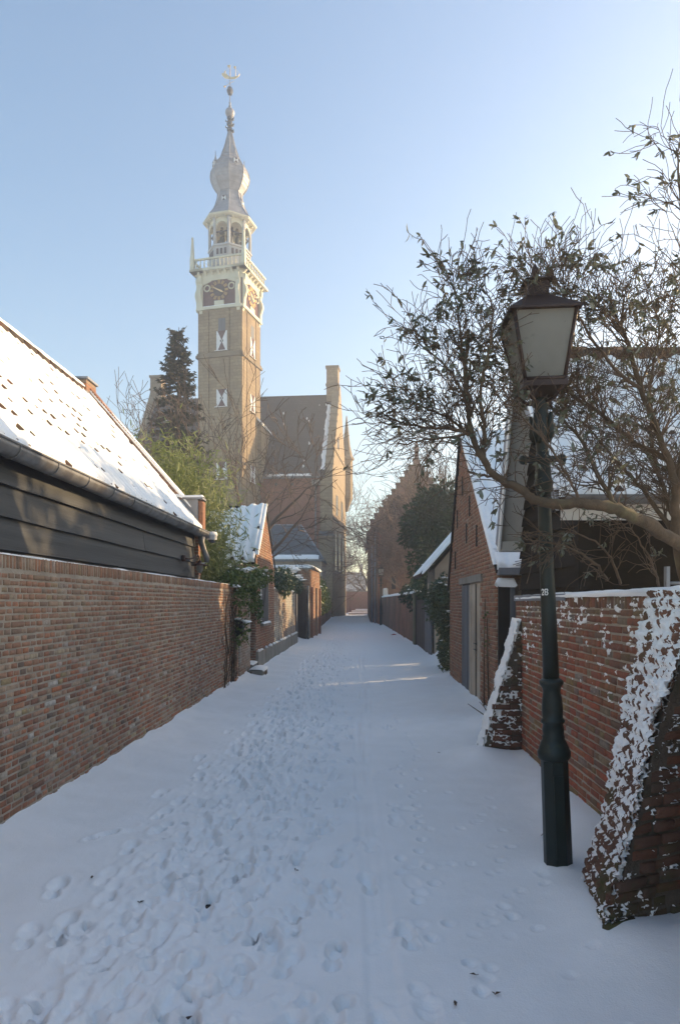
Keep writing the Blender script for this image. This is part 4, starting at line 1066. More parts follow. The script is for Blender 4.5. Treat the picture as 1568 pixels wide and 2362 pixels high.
# ------------------------------------------------------------------ brick house on the right
def right_house():
    t = thing("gabled_brick_house", (2.6, 12, 0), "narrow red brick house with a steep gable and snowy verge on the lane", "house")
    ya, yb = 9.75, 14.85
    X = lambda y: 1.95 + (y - ya) * 0.006
    ztop = lambda y: np.interp(y, [ya, 10.1, 13.1, 14.85], [2.30, 2.40, 4.86, 1.95 + 0.2])
    MB().prism([(1.962, ya, -0.2), (1.99, yb, -0.2), (1.99, yb, 2.15), (1.98, 13.1, 4.84), (1.964, 10.1, 2.38), (1.962, ya, 2.28)], (0, 0, 0), (0.22, 0, 0)).build("gable_core", MORTAR, t)
    y0d, y1d = 10.95, 13.0
    def keep(u, z, l, h):
        y = ya + u
        if z + h / 2 > ztop(y) - 0.01: return False
        if y0d < y < y1d and z < 1.98: return False
        if y0d - 0.1 < y < y1d + 0.1 and 1.98 <= z < 2.1: return False
        return True
    lay_bricks(t, (1.962, ya), (1.99, yb), -0.05, 4.9, BR_HOUSE, L=0.215, H=0.052, gap=0.011, depth=0.012, keep=keep, mix=(0.5, 0.1, 0.4), seed=91)
    lay_bricks(t, (2.9, ya), (1.962, ya), -0.05, 2.2, BR_HOUSE, L=0.215, H=0.052, gap=0.011, depth=0.012, keep=lambda u, z, l, h: not (2.05 < 2.9 - u < 2.32 and z < 1.9), seed=92)
    MB().box(1.97, 7.9, ya + 0.01, ya + 0.2, -0.2, 2.2).build("front_core", MORTAR, t)
    MB().prism([(7.8, ya, -0.2), (7.8, yb, -0.2), (7.8, yb, 2.15), (7.8, 13.1, 4.84), (7.8, ya, 2.28)], (0, 0, 0), (0.2, 0, 0)).build("rear_gable", BR_HOUSE, t)  # house carried back out of view to keep sun off the lane
    # door opening with concrete lintel, folding doors
    dr = MB().box(1.93, 1.99, y0d - 0.15, y1d + 0.15, 1.98, 2.10).build("lintel", CONC, t)
    MB().box(1.975, 2.15, y0d, y1d, -0.2, 1.98).build("recess", BLACK, t)
    d = MB().box(2.0, 2.02, y0d + 0.02, y1d - 0.02, 0, 1.97)
    for i in range(9):
        y = y0d + 0.05 + i * 0.218
        MB().box(1.955 + 0.006 * (i % 2), 1.972, y, y + 0.205, 0.03 if i else 0.03, 1.95).build("door_plank", GREYWOOD if i > 4 else PLASTER, t)
    MB().box(1.945, 1.955, y0d + 0.4, y0d + 0.44, 0.03, 1.95).build("door_bar", BLACK, t)
    for z in (0.95, 0.85): MB().tube([(1.94, y0d + 0.30, z), (1.94, y0d + 0.56, z)], 0.010, 6).build("door_bolt", BLACK, t)
    # wall anchors
    for y, z in ((13.6, 3.3), (12.9, 3.85), (12.4, 2.9), (11.3, 2.75), (13.9, 2.5), (12.05, 3.35)):
        MB().box(X(y) - 0.02, X(y) + 0.01, y - 0.02, y + 0.02, z - 0.18, z + 0.18).build("wall_anchor", BLACK, t)
    # roof towards the camera
    e = Vector((1.94, 9.60, 2.12)); r = Vector((1.96, 13.1, 4.93))
    def bare(Ug, Vg, S, th, pu, pv):
        iu = np.floor(Ug / pu); iv = np.floor(Vg / pv); fu = (Ug / pu) % 1; fv = (Vg / pv) % 1
        k = np.exp(-((fu - 0.18) / 0.12) ** 2 - ((fv - 0.05) / 0.10) ** 2)
        return S - (_h(iu, iv, 47) < 0.3) * k * 0.12
    pantile_roof(t, e, (1, 0, 0), r - e, 6.0, (r - e).length, 0.24, 0.31, 0.06, 73, bare=bare, wave=1.0, amp=0.036, n_ind=120)  # roof lengthened past the visible strip to block the sun
    MB().prism([(1.95, 13.1, 4.9), (7.9, 13.1, 4.9), (7.9, 15.0, 2.0), (1.95, 15.0, 2.0)], (0, 0, 0), (0, 0.05, 0.03)).build("rear_slope", TILE, t)
    snow_cap(t, [e + Vector((0.0, 0, 0.05)), r + Vector((0.0, 0, 0.05))], 0.09, 0.05, 29, nrm=(1, 0, 0), name="verge_snow", rag=1.0)
    MB().box(1.96, 2.9, 9.52, 9.68, 2.03, 2.13).build("gutter", LEAD, t)
    MB().tube([(1.955, 14.95, 1.9), (1.94, 13.12, 4.9)], 0.022, 5).build("verge_strip", BLACK, t)
    b = thing("black_side_door", (2.2, 9.7, 0), "narrow black side door with a snowy top beside the gabled brick house", "door")
    MB().box(1.97, 2.13, 9.60, 9.66, -0.1, 1.90).build("leaf", BLACK, b)
    MB().box(2.13, 2.20, 9.58, 9.66, -0.1, 1.86).build("jamb", GREYWOOD, b)
    MB().box(2.06, 2.075, 9.57, 9.60, 0.95, 1.06).build("handle", IRON, b)
    snow_cap(b, [(1.93, 9.62, 1.90), (2.22, 9.62, 1.88)], 0.14, 0.10, 31, nrm=(0, 1, 0), step=0.03)
right_house()

def right_far():
    # lean-to with a snowy roof edge
    t = thing("lean_to_shed", (2.6, 20.5, 0), "beige plastered lean-to shed with a thin snowy roof", "shed")
    MB().prism([(2.24, 20.1, -0.2), (5.2, 20.1, -0.2), (5.2, 20.1, 2.5), (3.6, 20.1, 4.2), (2.24, 20.1, 2.65)], (0, 0, 0), (0, 2.2, 0)).build("wall_body", PLASTER, t)
    a, b = Vector((1.82, 19.8, 2.38)), Vector((3.6, 19.8, 4.40))
    MB().prism([b, (5.5, 19.8, 2.38), (5.56, 19.8, 2.46), b + Vector((0.06, 0, 0.08))], (0, 0, 0), (0, 2.6, 0)).build("rear_slope", TILE, t)  # gabled back half added out of view to block low sun
    rf = MB().prism([a, b, b + Vector((-0.06, 0, 0.08)), a + Vector((-0.06, 0, 0.08))], (0, 0, 0), (0, 2.6, 0)).build("roof", TILE, t)
    snow_cap(rf, [a + Vector((0, 0, 0.07)), b + Vector((0, 0, 0.07))], 0.22, 0.10, 33, nrm=(0, 1, 0))
    MB().prism([a + Vector((-0.04, 0.1, 0.07)), b + Vector((-0.04, 0.1, 0.07)), b + Vector((-0.05, 0.1, 0.15)), a + Vector((-0.05, 0.1, 0.13))], (0, 0, 0), (0, 2.4, 0)).build("roof_snow", SNOW, rf)
    MB().box(2.02, 2.14, 20.0, 20.12, 2.2, 2.5).build("eave_bracket", CONC, t)
    g = thing("dark_plank_gate", (2.15, 22, 0), "dark brown plank gate between the lean-to shed and the far brick wall", "gate")
    for i in range(13):
        y = 20.3 + i * 0.385
        MB().box(2.14 - 0.006 * (i % 2), 2.18, y, y + 0.375, 0, 1.72).build("plank", DARKWOOD if i > 4 else GREYWOOD, g)
    MB().box(2.10, 2.22, 25.2, 25.36, -0.1, 1.9).build("post", DARKWOOD, g)
    w = thing("far_right_wall", (1.9, 37, 0), "weathered brick wall capped with snow by the distant lamp post", "wall")
    MB().prism([(2.14, 25.4, -0.2), (1.66, 50, -0.2), (1.95, 50, -0.2), (2.42, 25.4, -0.2)], (0, 0, 0), (0, 0, 2.2)).build("wall_body", FARBRICK, w)
    snow_cap(w, [(2.27, 25.5, 2.0), (1.80, 49.8, 2.0)], 0.32, 0.10, 35, step=0.2)
    p = MB().box(2.06, 2.45, 25.38, 26.1, -0.1, 1.98).build("end_pier", simple("mossy_stone", (0.10, 0.10, 0.06), (0.15, 0.13, 0.09), 3, 0.9, 0.4, c3=(0.10, 0.13, 0.04), s3=2), w)
    q = thing("white_gate_pillar", (1.75, 48, 2), "short white pillar topped with snow on the far brick wall", "pillar")
    MB().box(1.72, 2.05, 48.4, 48.8, 2.0, 2.55).build("shaft", WHITE, q)
    snow_cap(q, [(1.72, 48.6, 2.55), (2.05, 48.6, 2.55)], 0.42, 0.1, 36, nrm=(0, 1, 0))
right_far()

# ------------------------------------------------------------------ street lamps
def street_lamp(loc, label, scale=1.0, number=True, paned=PANE):
    t = empty("street_lamp", loc); tag(t, label, "street lamp", "cast iron lamps along the lane"); t.scale = (scale,) * 3
    if number: t.rotation_euler = (0, R(-2.2), 0)
    pl = MB().lathe([(0.092, -0.05), (0.092, 0.02), (0.086, 0.035), (0.081, 0.69)], 8, smooth=False, rot=R(22.5)); base = pl.build("plinth", GREEN, t)
    MB().box(-0.03, 0.03, -0.084, -0.076, 0.10, 0.60).build("hatch", GREEN, base)
    MB().lathe([(0.085, 0.685), (0.098, 0.70), (0.100, 0.735), (0.092, 0.75), (0.088, 0.765), (0.078, 0.79), (0.066, 0.815), (0.068, 0.83), (0.062, 0.84), (0.066, 0.87), (0.060, 0.905), (0.072, 0.915), (0.072, 0.928),
                (0.060, 0.94), (0.064, 0.99), (0.060, 1.05), (0.052, 1.10), (0.056, 1.125), (0.072, 1.15), (0.073, 1.168), (0.060, 1.178), (0.049, 1.185)], 20).build("baluster", GREEN, t)
    MB().lathe([(0.049, 1.18), (0.046, 1.6), (0.040, 2.25), (0.037, 2.30)], 16).build("shaft", GREEN, t)
    MB().lathe([(0.037, 2.29), (0.048, 2.33), (0.050, 2.35), (0.060, 2.375), (0.052, 2.40), (0.044, 2.43), (0.048, 2.455), (0.045, 2.47), (0.045, 2.50), (0.055, 2.515), (0.055, 2.535), (0.040, 2.55), (0.036, 2.58), (0.042, 2.64),
                (0.056, 2.72), (0.050, 2.78), (0.040, 2.82), (0.038, 2.84), (0.046, 2.85), (0.046, 2.89), (0.030, 2.90)], 18).build("collar", GREEN, t)
    MB().tube([(-0.115, 0, 2.525), (0.115, 0, 2.525)], 0.021, 8).ball((-0.118, 0, 2.525), 0.030, 10).ball((0.118, 0, 2.525), 0.030, 10).build("ladder_arm", GREEN, t)
    for k in range(4):
        a = math.pi / 4 + k * math.pi / 2; c, s = math.cos(a), math.sin(a)
        lf = MB().tube([(c * 0.045, s * 0.045, 2.62), (c * 0.066, s * 0.066, 2.68), (c * 0.062, s * 0.062, 2.75), (c * 0.07, s * 0.07, 2.80)], [0.014, 0.022, 0.018, 0.010], 6); lf.build("leaf_ornament", GREEN, t)
        MB().tube([(c * 0.035, s * 0.035, 2.87), (c * 0.10, s * 0.10, 2.885), (c * 0.125, s * 0.125, 2.92), (c * 0.165, s * 0.165, 2.95), (c * 0.175, s * 0.175, 2.985)], 0.011, 6).build("cradle_arm", COPPER, t)
    MB().tube([(0, 0, 2.88), (0, 0, 3.0)], 0.012, 6).build("supply_pipe", COPPER, t)
    lan = MB(); b, tp, z0, z1 = 0.118, 0.186, 2.985, 3.385
    for sx, sy in ((-1, -1), (1, -1), (1, 1), (-1, 1)): lan.tube([(sx * b, sy * b, z0), (sx * tp, sy * tp, z1)], 0.012, 4)
    lan.box(-b - .014, b + .014, -b - .014, b + .014, z0 - 0.045, z0 - 0.012)
    for sx, sy, ex, ey in ((-1, -1, 1, -1), (1, -1, 1, 1), (1, 1, -1, 1), (-1, 1, -1, -1)):
        lan.tube([(sx * b, sy * b, z0), (ex * b, ey * b, z0)], 0.016, 4); lan.tube([(sx * tp, sy * tp, z1), (ex * tp, ey * tp, z1)], 0.016, 4)
    L = lan.build("lantern_frame", COPPER, t)
    bb, tt = b - 0.004, tp - 0.004
    for k in range(4):
        M = Matrix.Rotation(k * math.pi / 2, 4, 'Z')
        o = MB().add([M @ Vector(p) for p in ((-bb, -bb, z0), (bb, -bb, z0), (tt, -tt, z1), (-tt, -tt, z1), (-bb + .004, -bb + .004, z0), (bb - .004, -bb + .004, z0), (tt - .004, -tt + .004, z1), (-tt + .004, -tt + .004, z1))],
                 [(0, 1, 2, 3), (7, 6, 5, 4), (0, 3, 7, 4), (1, 5, 6, 2)]).build("pane", paned, L)
    e = 0.212
    rf = MB().add([(-e, -e, z1), (e, -e, z1), (e, e, z1), (-e, e, z1), (-.068, -.068, 3.505), (.068, -.068, 3.505), (.068, .068, 3.505), (-.068, .068, 3.505), (-e, -e, z1 - .014), (e, -e, z1 - .014), (e, e, z1 - .014), (-e, e, z1 - .014)],
             [(0, 1, 5, 4), (1, 2, 6, 5), (2, 3, 7, 6), (3, 0, 4, 7), (4, 5, 6, 7), (8, 9, 1, 0), (9, 10, 2, 1), (10, 11, 3, 2), (11, 8, 0, 3), (11, 10, 9, 8)]).build("lantern_roof", COPPER, t)
    MB().box(-.062, .062, -.062, .062, 3.50, 3.605).build("vent", COPPER, rf)
    MB().add([(-.085, -.085, 3.60), (.085, -.085, 3.60), (.085, .085, 3.60), (-.085, .085, 3.60), (-.03, -.03, 3.635), (.03, -.03, 3.635), (.03, .03, 3.635), (-.03, .03, 3.635)],
             [(0, 1, 5, 4), (1, 2, 6, 5), (2, 3, 7, 6), (3, 0, 4, 7), (4, 5, 6, 7), (3, 2, 1, 0)]).build("vent_cap", COPPER, rf)
    MB().lathe([(0.014, 3.63), (0.012, 3.645), (0.026, 3.665), (0.024, 3.685), (0.012, 3.705), (0.003, 3.725)], 10).build("finial", COPPER, rf)
    MB().lathe([(0.06, 3.0), (0.065, 3.05), (0.062, 3.15), (0.04, 3.2), (0.035, 3.30)], 12).build("lamp_holder", FASCIA, L)
    if number:
        # stencilled 28, wrapped round the shaft
        r0 = 0.0462; zc = 1.712; ang0 = math.atan2(-loc[1], -loc[0]) - 0.42
        glyph = {'8': [[(-1, .50), (-.95, .85), (-.55, .98), (-.18, .98)], [(.18, .98), (.55, .98), (.95, .85), (.95, .55), (.5, .12)], [(-.5, .12), (-.95, .5)], [(-.18, .02), (-.6, -.05), (-1, -.5), (-.6, -.98), (-.18, -.98)], [(.3, .02), (.95, -.3), (1, -.6), (.6, -.98), (.25, -.98)]],
                 '2': [[(-.9, .5), (-.5, .98), (.1, .98)], [(.3, .95), (.9, .7), (.85, .2), (.1, -.3)], [(-.2, -.45), (-.9, -.95)], [(-.7, -.95), (.95, -.95)]]}
        for ch, off in (('2', -1.3), ('8', 1.3)):
            mb = MB()
            for st in glyph[ch]:
                for (x0, y0), (x1, y1) in zip(st[:-1], st[1:]):
                    d = Vector((x1 - x0, y1 - y0)); 
                    if d.length < 1e-6: continue
                    d.normalize(); n = Vector((-d.y, d.x)) * 0.24; ext = d * 0.1
                    q = []
                    for x, y, sg in ((x0 - ext.x, y0 - ext.y, 1), (x1 + ext.x, y1 + ext.y, 1), (x1 + ext.x, y1 + ext.y, -1), (x0 - ext.x, y0 - ext.y, -1)):
                        px, py = x + n.x * sg, y + n.y * sg; aa = ang0 + (px * 0.0088 + off * 0.0088) / r0; rr_ = r0 + 0.0015
                        q.append((math.cos(aa) * rr_, math.sin(aa) * rr_, zc + py * 0.0165))
                    mb.add(q, [(0, 1, 2, 3)])
            mb.build("painted_digit", WHITE, t)
    return t
street_lamp((1.22, 4.16, 0.0), "dark green cast iron street lamp numbered 28 with a frosted square lantern")
L2 = street_lamp((1.52, 47.5, 0.0), "dark street lamp with a pale lantern beside the far snow capped wall", 1.17, False)
# ------------------------------------------------------------------ town hall tower
TYAW = R(-14.5)
def tower():
    t = empty("town_hall_tower", (-13.05, 68.74, 0), TYAW)
    tag(t, "tall square stone tower with clock stage, belfry and onion shaped lead spire", "tower")
    w = 2.25
    MB().box(-w, w, -w, w, -0.3, 33.0).build("shaft", STONE, t)
    # raised strips leave shallow grooves
    for k in range(4):
        M = Matrix.Rotation(k * math.pi / 2, 4, 'Z')
        if k in (2,): continue
        for x0, x1 in ((-w, -1.18), (-1.02, 1.02), (1.18, w)):
            for z0, z1 in ((0, 25.6), (26.15, 30.3)):
                MB().box(x0 + (0.0 if x0 > -w else 0.0), x1, -w - 0.10, -w + 0.02, z0, z1, M).build("panel", STONE, t)
        MB().box(-w - 0.25, w + 0.25, -w - 0.25, -w + 0.1, 25.62, 25.9, M).build("string_course", STONE_D, t)
        MB().box(-w - 0.16, w + 0.16, -w - 0.16, -w + 0.1, 25.9, 26.1, M).build("string_course", STONE_D, t)
        MB().box(-w - 0.10, w + 0.10, -w - 0.14, -w + 0.1, 12.4, 12.7, M).build("string_course", STONE_D, t)
        # shuttered windows
        for zb, h in ((26.2, 1.95), (20.7, 1.75), (13.6, 1.7)):
            fx = 0.25
            wd = MB().box(fx - 0.56, fx + 0.56, -w - 0.14, -w - 0.05, zb, zb + h, M).build("shutter", WHITE, t)
            y = -w - 0.15
            c = (fx, zb + h / 2)
            for s in (-1, 1):
                MB().add([M @ Vector(p) for p in ((fx - 0.44, y, c[1] + s * h / 2), (fx + 0.44, y, c[1] + s * h / 2), (fx, y, c[1] + s * 0.04))], [(0, 1, 2)]).build("painted_triangle", MAROON, wd)
            MB().box(fx - 0.16, fx - 0.05, y - 0.012, y, c[1] - 0.10, c[1] + 0.10, M).build("painted_diamond", DIAL, wd)
            MB().box(fx + 0.05, fx + 0.16, y - 0.012, y, c[1] - 0.10, c[1] + 0.10, M).build("painted_diamond", DIAL, wd)
            MB().box(fx - 0.75, fx + 0.60, -w - 0.24, -w, zb - 0.08, zb, M).build("window_sill", STONE_D, wd)
            MB().box(fx - 0.74, fx + 0.6, -w - 0.22, -w - 0.02, zb - 0.01, zb + 0.05, M).build("sill_snow", SNOW, wd)
            if zb > 25: MB().box(fx - 0.38, fx + 0.38, -w - 0.105, -w - 0.02, zb + h, zb + h + 1.25, M).build("louvre", GREYWOOD, wd)
        # clock stage
        MB().box(-w - 0.05, w + 0.05, -w - 0.11, -w, 30.5, 33.4, M).build("clock_panel", MAROON, t)
        MB().box(-w - 0.12, w + 0.12, -w - 0.28, -w, 30.35, 30.6, M).build("clock_cornice", CREAM, t)
        MB().box(-w + 0.3, w - 0.3, -w - 0.26, -w - 0.08, 30.59, 30.66, M).build("cornice_snow", SNOW, t)
        fr = MB(); fr.box(-w - 0.1, w + 0.1, -w - 0.22, -w, 33.15, 34.1, M)
        pts = [(-2.2, 33.2), (-2.2, 32.6), (-1.5, 32.85), (-0.95, 33.05), (-0.6, 33.3), (0.6, 33.3), (0.95, 33.05), (1.5, 32.85), (2.2, 32.6), (2.2, 33.2)]
        for (x0, z0), (x1, z1) in zip(pts[1:-2], pts[2:-1]):
            fr.prism([M @ Vector((x0, -w - 0.2, z0)), M @ Vector((x1, -w - 0.2, z1)), M @ Vector((x1, -w - 0.2, 33.4)), M @ Vector((x0, -w - 0.2, 33.4))], (0, 0, 0), M.to_3x3() @ Vector((0, 0.14, 0)))
        fr.build("frieze", CREAM, t)
        for x in (-1, 1):
            MB().box(x * 2.0 - 0.25, x * 2.0 + 0.25, -w - 0.30, -w, 30.3, 33.4, M).build("pilaster", CREAM, t)
            # scrolled bracket
            sc = [(-0.30, 33.7), (-0.85, 33.6), (-0.80, 33.1), (-0.62, 32.8), (-0.88, 32.3), (-0.95, 31.9), (-0.72, 31.2), (-0.50, 30.7), (-0.58, 30.4), (-0.48, 30.05), (-0.25, 29.9), (-0.05, 30.1)]
            MB().prism([M @ Vector((x * 2.0 - 0.17, -w + 0.28 + a * 0.85, z)) for a, z in sc], (0, 0, 0), M.to_3x3() @ Vector((0.34, 0, 0))).build("scroll_bracket", CREAM, t)
            rg = MB(); 
            ring = [(x * 1.30 + 0.30 * math.cos(a), -w - 0.16, 32.45 + 0.30 * math.sin(a)) for a in np.linspace(0, 2 * math.pi, 17)]
            rg.tube([M @ Vector(p) for p in ring], 0.075, 6, False).build("roundel", CREAM, t)
        ck = MB()
        cx, cz = -0.03, 32.15
        def disc(r, y, z0=0): return [M @ Vector((cx + r * math.cos(a), y, cz + r * math.sin(a))) for a in np.linspace(0, 2 * math.pi, 33)[:-1]]
        dial = MB().prism(disc(1.05, -w - 0.15), (0, 0, 0), M.to_3x3() @ Vector((0, 0.10, 0))).build("clock_dial", MAROON, t)
        MB().prism(disc(0.55, -w - 0.18), (0, 0, 0), M.to_3x3() @ Vector((0, 0.06, 0))).build("dial_centre", DIAL, dial)
        for kk in range(12):
            a = kk * math.pi / 6
            A = M @ Matrix.Translation((cx, -w - 0.17, cz)) @ Matrix.Rotation(a, 4, 'Y')
            nm = MB()
            if kk % 3 == 0: nm.box(-0.09, -0.03, -0.02, 0.02, 0.62, 0.98, A).box(0.03, 0.09, -0.02, 0.02, 0.62, 0.98, A)
            else: nm.box(-0.12, -0.08, -0.02, 0.02, 0.62, 0.98, A).box(-0.02, 0.02, -0.02, 0.02, 0.62, 0.98, A).box(0.07, 0.11, -0.02, 0.02, 0.66, 0.98, A)
            nm.build("numeral", GOLD, dial)
        for ln, a, wd_ in ((0.80, R(-62), 0.05), (0.62, R(118), 0.07)):
            A = M @ Matrix.Translation((cx, -w - 0.23, cz)) @ Matrix.Rotation(a, 4, 'Y')
            MB().prism([A @ Vector(p) for p in ((-wd_, 0, -0.05), (wd_, 0, -0.05), (wd_ * 1.3, 0, 0.3), (0, 0, ln), (-wd_ * 1.3, 0, 0.3))], (0, 0, 0), M.to_3x3() @ Vector((0, 0.03, 0))).build("clock_hand", GOLDPALE, dial)
        MB().box(-0.5, 0.5, -w - 0.24, -w - 0.1, 30.62, 31.12, M).build("tablet", CREAM, t)
        # balcony
        MB().box(-2.95, 2.95, -2.95, -1.5, 34.0, 34.22, M).build("balcony_slab", CREAM, t)
        for i in range(7):
            x = -2.1 + i * 0.7
            MB().prism([M @ Vector((x - 0.12, -2.85, 34.0)), M @ Vector((x - 0.12, -2.3, 34.0)), M @ Vector((x - 0.12, -2.3, 33.5))], (0, 0, 0), M.to_3x3() @ Vector((0.24, 0, 0))).build("corbel", CREAM, t)
        MB().box(-2.7, 2.7, -2.80, -2.62, 35.12, 35.28, M).build("handrail", CREAM, t)
        MB().box(-2.7, 2.7, -2.78, -2.64, 34.2, 34.32, M).build("bottom_rail", CREAM, t)
        for i in range(12):
            x = -2.28 + i * 0.415
            c = M @ Vector((x, -2.71, 34.3))
            MB().lathe([(0.07, 0), (0.05, 0.1), (0.09, 0.28), (0.085, 0.4), (0.045, 0.62), (0.07, 0.84)], 8, c).build("baluster", CREAM, t)
        pp = M @ Vector((-2.72, -2.72, 0))
        MB().box(pp.x - 0.19, pp.x + 0.19, pp.y - 0.19, pp.y + 0.19, 34.2, 35.3).lathe([(0.27, 35.3), (0.27, 35.42), (0.22, 35.45), (0.11, 37.2), (0.14, 37.25), (0.10, 37.4), (0.02, 37.55)], 4, (pp.x, pp.y, 0), False, R(45)).build("pinnacle", CREAM, t)
    # belfry: eight piers, arches, bells
    ro = 2.12
    MB().lathe([(ro * 0.98, 34.1), (ro * 0.98, 36.75), (ro * 1.04, 36.78), (ro * 1.04, 36.95), (ro * 0.9, 36.97)], 8, smooth=False, rot=R(22.5)).build("belfry_base", GREYPAINT, t)
    for k in range(8):
        a = R(22.5) + k * R(45); c, s = math.cos(a), math.sin(a)
        MB().lathe([(0.20, 36.95), (0.17, 37.05), (0.17, 39.2), (0.24, 39.35), (0.24, 39.6)], 6, (c * (ro - 0.12), s * (ro - 0.12), 0), False).build("pier", GREYPAINT, t)
        am = k * R(45); M = Matrix.Rotation(am, 4, 'Z'); ap = ro * math.cos(R(22.5))
        hw = ro * math.sin(R(22.5)) - 0.12
        # arch head: solid spandrel above a half circle
        arc = [(hw * 0.86 * math.cos(b), 38.55 + 0.62 * math.sin(b)) for b in np.linspace(0, math.pi, 11)]
        ar = MB()
        for (x0, z0), (x1, z1) in zip(arc[:-1], arc[1:]):
            ar.prism([M @ Vector((ap - 0.18, x0, z0)), M @ Vector((ap - 0.18, x1, z1)), M @ Vector((ap - 0.18, x1, 39.6)), M @ Vector((ap - 0.18, x0, 39.6))], (0, 0, 0), M.to_3x3() @ Vector((0.16, 0, 0)))
        ar.build("arch", CREAM, t)
        for q in (-1, 0, 1):
            MB().box(ap - 0.03, ap + 0.02, q * 0.42 - 0.11, q * 0.42 + 0.11, 35.95, 36.5, M).build("blind_arch", DIAL, t)
        MB().box(ap - 0.35, ap - 0.25, -hw, hw, 38.25, 38.35, M).build("bell_beam", IRON, t)
        # bells
        bc = Vector((c * 1.05, s * 1.05, 0))
        MB().lathe([(0.04, 38.15), (0.16, 38.1), (0.22, 37.9), (0.26, 37.6), (0.40, 37.3), (0.42, 37.2)], 12, (bc.x, bc.y, 0)).build("bell", BRONZE, t)
        if k % 2: MB().lathe([(0.03, 39.1), (0.12, 39.05), (0.2, 38.7), (0.28, 38.5)], 10, (bc.x, bc.y, 0)).build("bell", BRONZE, t)
        for q in (-0.5, 0.5):
            MB().box(ap - 0.1, ap + 0.30, q - 0.07, q + 0.07, 39.45, 39.62, M).build("modillion", CREAM, t)
    MB().lathe([(0.35, 36.9), (0.35, 39.5)], 8).build("bell_frame", IRON, t)
    MB().lathe([(2.15, 39.58), (2.62, 39.62), (2.70, 39.70), (2.70, 39.80), (2.60, 39.84)], 8, smooth=False, rot=R(22.5)).build("cornice", CREAM, t)
    # lead roof, bulb and needle
    roof = MB().lathe([(2.64, 39.84), (2.30, 40.25), (1.85, 40.9), (1.50, 41.6), (1.28, 42.3), (1.20, 42.85)], 8, smooth=False, rot=R(22.5)).build("skirt_roof", LEADROOF, t)
    MB().lathe([(1.25, 42.8), (1.32, 42.95), (1.62, 43.4), (1.86, 43.95), (1.95, 44.5), (1.88, 45.0), (1.64, 45.5), (1.34, 45.85), (1.10, 46.2), (0.92, 46.6), (0.72, 47.1), (0.50, 47.8), (0.32, 48.5), (0.16, 49.2), (0.1, 49.4)], 8, smooth=False, rot=R(22.5)).build("bulb_spire", LEADROOF, t)
    for k in range(8):
        a = R(22.5) + k * R(45); c, s = math.cos(a), math.sin(a)
        pr = [(2.64, 39.86), (2.30, 40.27), (1.85, 40.92), (1.50, 41.62), (1.28, 42.32), (1.22, 42.85), (1.34, 42.95), (1.64, 43.4), (1.88, 43.95), (1.97, 44.5), (1.90, 45.0), (1.66, 45.5), (1.36, 45.87), (1.12, 46.22), (0.94, 46.6), (0.52, 47.8), (0.18, 49.2)]
        MB().tube([(c * r_, s * r_, z) for r_, z in pr], 0.045, 5, False).build("rib", LEADROOF, t)
    for zz, rr_ in ((43.42, 1.63), (43.8, 1.80), (44.15, 1.90), (44.5, 1.955), (44.85, 1.91), (45.2, 1.79), (45.5, 1.65), (46.2, 1.11), (46.6, 0.93)):
        pts = [(math.cos(R(22.5) + k * R(45)) * (rr_ + 0.01), math.sin(R(22.5) + k * R(45)) * (rr_ + 0.01), zz) for k in range(9)]
        MB().tube(pts, 0.022, 4, False).build("seam", LEADROOF, t)
    for k in range(8):
        M = Matrix.Rotation(k * R(45), 4, 'Z')
        if k % 2:   # upper dormers on the bulb
            r0, z0, sc = 1.62, 45.15, 0.9
        else:
            r0, z0, sc = 1.28, 41.5, 0.9
        dm = MB().box(r0 - 0.55, r0 + 0.16, -0.22 * sc, 0.22 * sc, z0, z0 + 0.55 * sc, M).build("dormer", WHITE, t)
        for sg in (0, 1):
            MB().add([M @ Vector((r0 + 0.165, -0.2 * sc, z0 + sg * 0.55 * sc)), M @ Vector((r0 + 0.165, 0.2 * sc, z0 + sg * 0.55 * sc)), M @ Vector((r0 + 0.165, 0, z0 + 0.275 * sc))], [(0, 1, 2)]).build("painted_triangle", DIAL, dm)
        MB().lathe([(0.40 * sc, 0), (0.16 * sc, 0.30), (0.06, 0.6), (0.03, 0.95), (0.06, 1.0), (0.02, 1.15)], 4, M @ Vector((r0 - 0.1, 0, z0 + 0.55 * sc)), False, R(45) + k * R(45)).build("dormer_roof", LEADROOF, dm)
    # crown, balls, rod
    cr = MB().lathe([(0.16, 49.1), (0.30, 49.35), (0.20, 49.7), (0.30, 50.0), (0.22, 50.4), (0.26, 50.7)], 8, smooth=False)
    rr = random.Random(1)
    for k in range(16):
        a = k * 0.9; z = 49.2 + 1.4 * (k / 16); r_ = 0.36 + 0.06 * rr.random()
        cr.tube([(0.2 * math.cos(a), 0.2 * math.sin(a), z), (r_ * math.cos(a), r_ * math.sin(a), z + 0.08), (r_ * 1.08 * math.cos(a), r_ * 1.08 * math.sin(a), z + 0.22)], [0.09, 0.08, 0.04], 4)
    cr.build("crown_ornament", IRON, t)
    MB().ball((0, 0, 51.15), 0.48, 14).build("ball", LEADROOF, t)
    MB().lathe([(0.10, 51.5), (0.16, 51.8), (0.07, 52.0), (0.13, 52.15), (0.05, 52.25), (0.045, 53.0), (0.04, 55.6)], 8).build("rod", FASCIA, t)
    MB().lathe([(0.06, 52.95), (0.20, 53.0), (0.34, 53.35), (0.22, 53.7), (0.05, 53.78)], 8, smooth=False).build("knop", IRON, t)
    v = MB()
    hull = [(-0.78, 55.35), (-0.92, 55.3), (-0.86, 55.1), (-0.55, 54.75), (0.0, 54.55), (0.6, 54.48), (0.95, 54.65), (1.08, 54.9), (0.9, 54.75), (0.3, 54.72), (-0.1, 54.85), (-0.35, 55.15)]
    v.prism([(x, -0.02, z) for x, z in hull], (0, 0, 0), (0, 0.04, 0))
